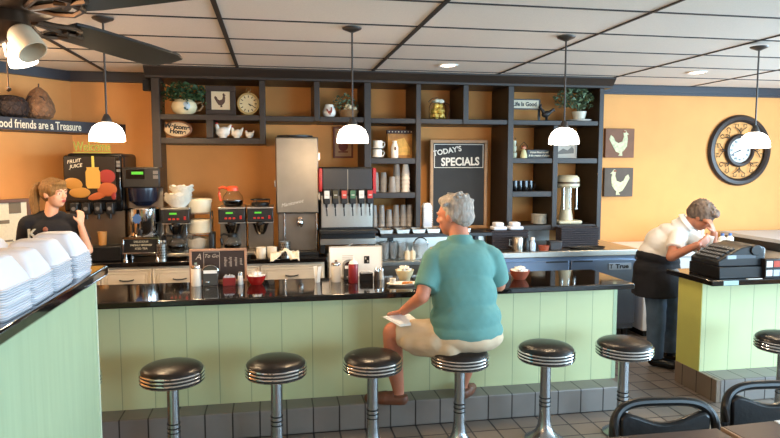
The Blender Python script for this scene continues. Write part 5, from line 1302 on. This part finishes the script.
organic('hair', m, M('salt_pepper_hair', '6C5B4E', .75, nz=(50, .4), bump=(120, .6), stretch=(1, 1, .3)), ca, O, vox=.0055, it=4, nzz=.005, nzs=40)
m = MB()
for sx in (-1, 1):
    pts = [HP(.030*sx+.022*math.cos(a*PI/6), .094, .0+.016*math.sin(a*PI/6))-Vector(O) for a in range(12)]; m.tube(pts, .0016, 5, closed=True)
    m.tube([HP(.052*sx, .090, .002)-Vector(O), HP(.078*sx, .0, .006)-Vector(O)], .0016, 5)
m.build('glasses', M('wire_frame', '4A3A30', .3, .6), ca)
polo = M('white_polo', 'EDE6DC', .8, bump=(16, .25))
m = MB(); m.ell((3.205, 4.86, .96), (.165, .14, .14), (0, .3, 0)); m.ell((3.235, 4.83, 1.05), (.158, .145, .15), (0, .5, 0)); m.ell((3.29, 4.79, 1.12), (.135, .13, .10), (0, .7, 0))
m.cap((3.27, 4.69, 1.145), (3.40, 4.84, 1.15), .060); m.cap((3.29, 4.74, 1.165), (3.36, 4.80, 1.17), .062)
m.cyl((3.31, 4.755, 1.19), (3.375, 4.70, 1.255), .085, .068, 24)
m.ell((3.265, 4.675, 1.14), .062, sub=2); m.cyl((3.265, 4.675, 1.14), (3.185, 4.605, 1.04), .063, .068, 24); m.ell((3.42, 4.84, 1.165), .07, sub=2); m.cyl((3.42, 4.84, 1.165), (3.475, 4.67, 1.05), .07, .07, 24)
organic('polo_shirt', m, polo, ca, O, vox=.007, it=5, nzz=.007, nzs=10)
m = MB(); n1 = Vector((3.375, 4.70, 1.258))-Vector(O); ax = Vector((.065, -.055, .065)).to_track_quat('Z', 'Y').to_matrix().to_4x4()
m.lathe([(.060, 0), (.072, .004), (.084, -.02), (.088, -.03), (.084, -.032), (.07, -.008), (.06, -.004)], c=n1, mat=ax).build('collar', polo, ca)
apr = M('black_apron', '15151A', .85, bump=(20, .2), nz=(8, .1))
m = MB(); m.ell((3.215, 4.865, .93), (.192, .155, .09), (0, .22, 0)); m.ell((3.21, 4.87, .84), (.20, .165, .13)); m.cyl((3.21, 4.875, .86), (3.225, 4.885, .62), .185, .20, 32)
organic('apron', m, apr, ca, O, vox=.008, it=4, nzz=.006, nzs=11)
m = MB()
for x, y in ((3.19, 4.82), (3.42, 4.95)): m.cyl((x*.6+3.22*.4, 4.88, .80), (x, y, .46), .105, .08, 20); m.cyl((x, y, .47), (x, y, .075), .08, .066, 20); m.ell((x, y, .465), .08, sub=2)
organic('jeans', m, den, ca, O, vox=.008, it=3, nzz=.005, nzs=16)
m = MB()
for x, y in ((3.19, 4.82), (3.42, 4.95)): m.cap((x-.01, y+.01, .048), (x+.11, y-.12, .042), .046, .038)
o = organic('shoes', m, blackg, ca, O, vox=.006, it=2)
t = thing('paper_slip', 'white paper slip the cashier holds up to her face', 'paper', (3.385, 4.475, 1.10))
m = MB(); m.bm.free(); m.bm = bmesh.new(); bmesh.ops.create_grid(m.bm, x_segments=8, y_segments=10, size=.5)
for v in m.bm.verts:
    x, y = v.co.x, v.co.y; v.co = (x*.085, .02*math.cos(x*2.5)+.012*math.sin(y*4), y*.16)
m.xf(Matrix.Translation((0, 0, -.02))@Euler((.15, .2, -.25)).to_matrix().to_4x4()).build('sheet', paper, t, solid=.002, ang=180)
# ------------------------------------------------------------------ light, world, camera
def area(name, loc, target, sx, sy, w, col):
    l = bpy.data.lights.new(name, 'AREA'); l.shape = 'RECTANGLE'; l.size = sx; l.size_y = sy; l.energy = w; l.color = col
    o = bpy.data.objects.new(name, l); o.location = loc
    o.rotation_euler = (Vector(target)-Vector(loc)).to_track_quat('-Z', 'Y').to_euler(); COL.objects.link(o)
COOL = (.50, .77, 1.0)
area('daylight_right_window', (6.95, 3.2, 1.6), (0, 3.2, 1.3), 2.7, 1.5, 400, COOL)
area('daylight_right_window', (6.95, -.3, 1.6), (0, 1.5, 1.2), 2.8, 1.5, 240, COOL)
area('daylight_front_window', (4.6, -2.75, 1.6), (4.6, 4, 1.3), 2.8, 1.5, 330, COOL)
area('daylight_front_window', (-.3, -2.75, 1.6), (-.3, 4, 1.3), 2.5, 1.5, 10, (.9, .95, 1.0))
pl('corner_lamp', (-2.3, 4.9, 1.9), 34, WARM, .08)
pl('left_warm_fill', (-2.2, .8, 2.2), 45, WARM, .12)  # added fill that warms the left side; no fitting hangs here
w = bpy.data.worlds.new('world'); scene.world = w; w.use_nodes = True
w.node_tree.nodes['Background'].inputs[0].default_value = (.75, .87, 1, 1); w.node_tree.nodes['Background'].inputs[1].default_value = 1.0
cam = bpy.data.cameras.new('camera'); co = bpy.data.objects.new('camera', cam); COL.objects.link(co)
co.location = (0, 0, 1.72)
cam.sensor_width = 36; cam.lens = 635/780*36; cam.clip_start = .05
co.rotation_euler = (math.radians(90-4.87), 0, math.radians(-10.41))
scene.camera = co
vs = scene.view_settings; vs.view_transform = 'Standard'; vs.look = 'None'; vs.gamma = 1; vs.use_curve_mapping = False
vs.exposure = .0
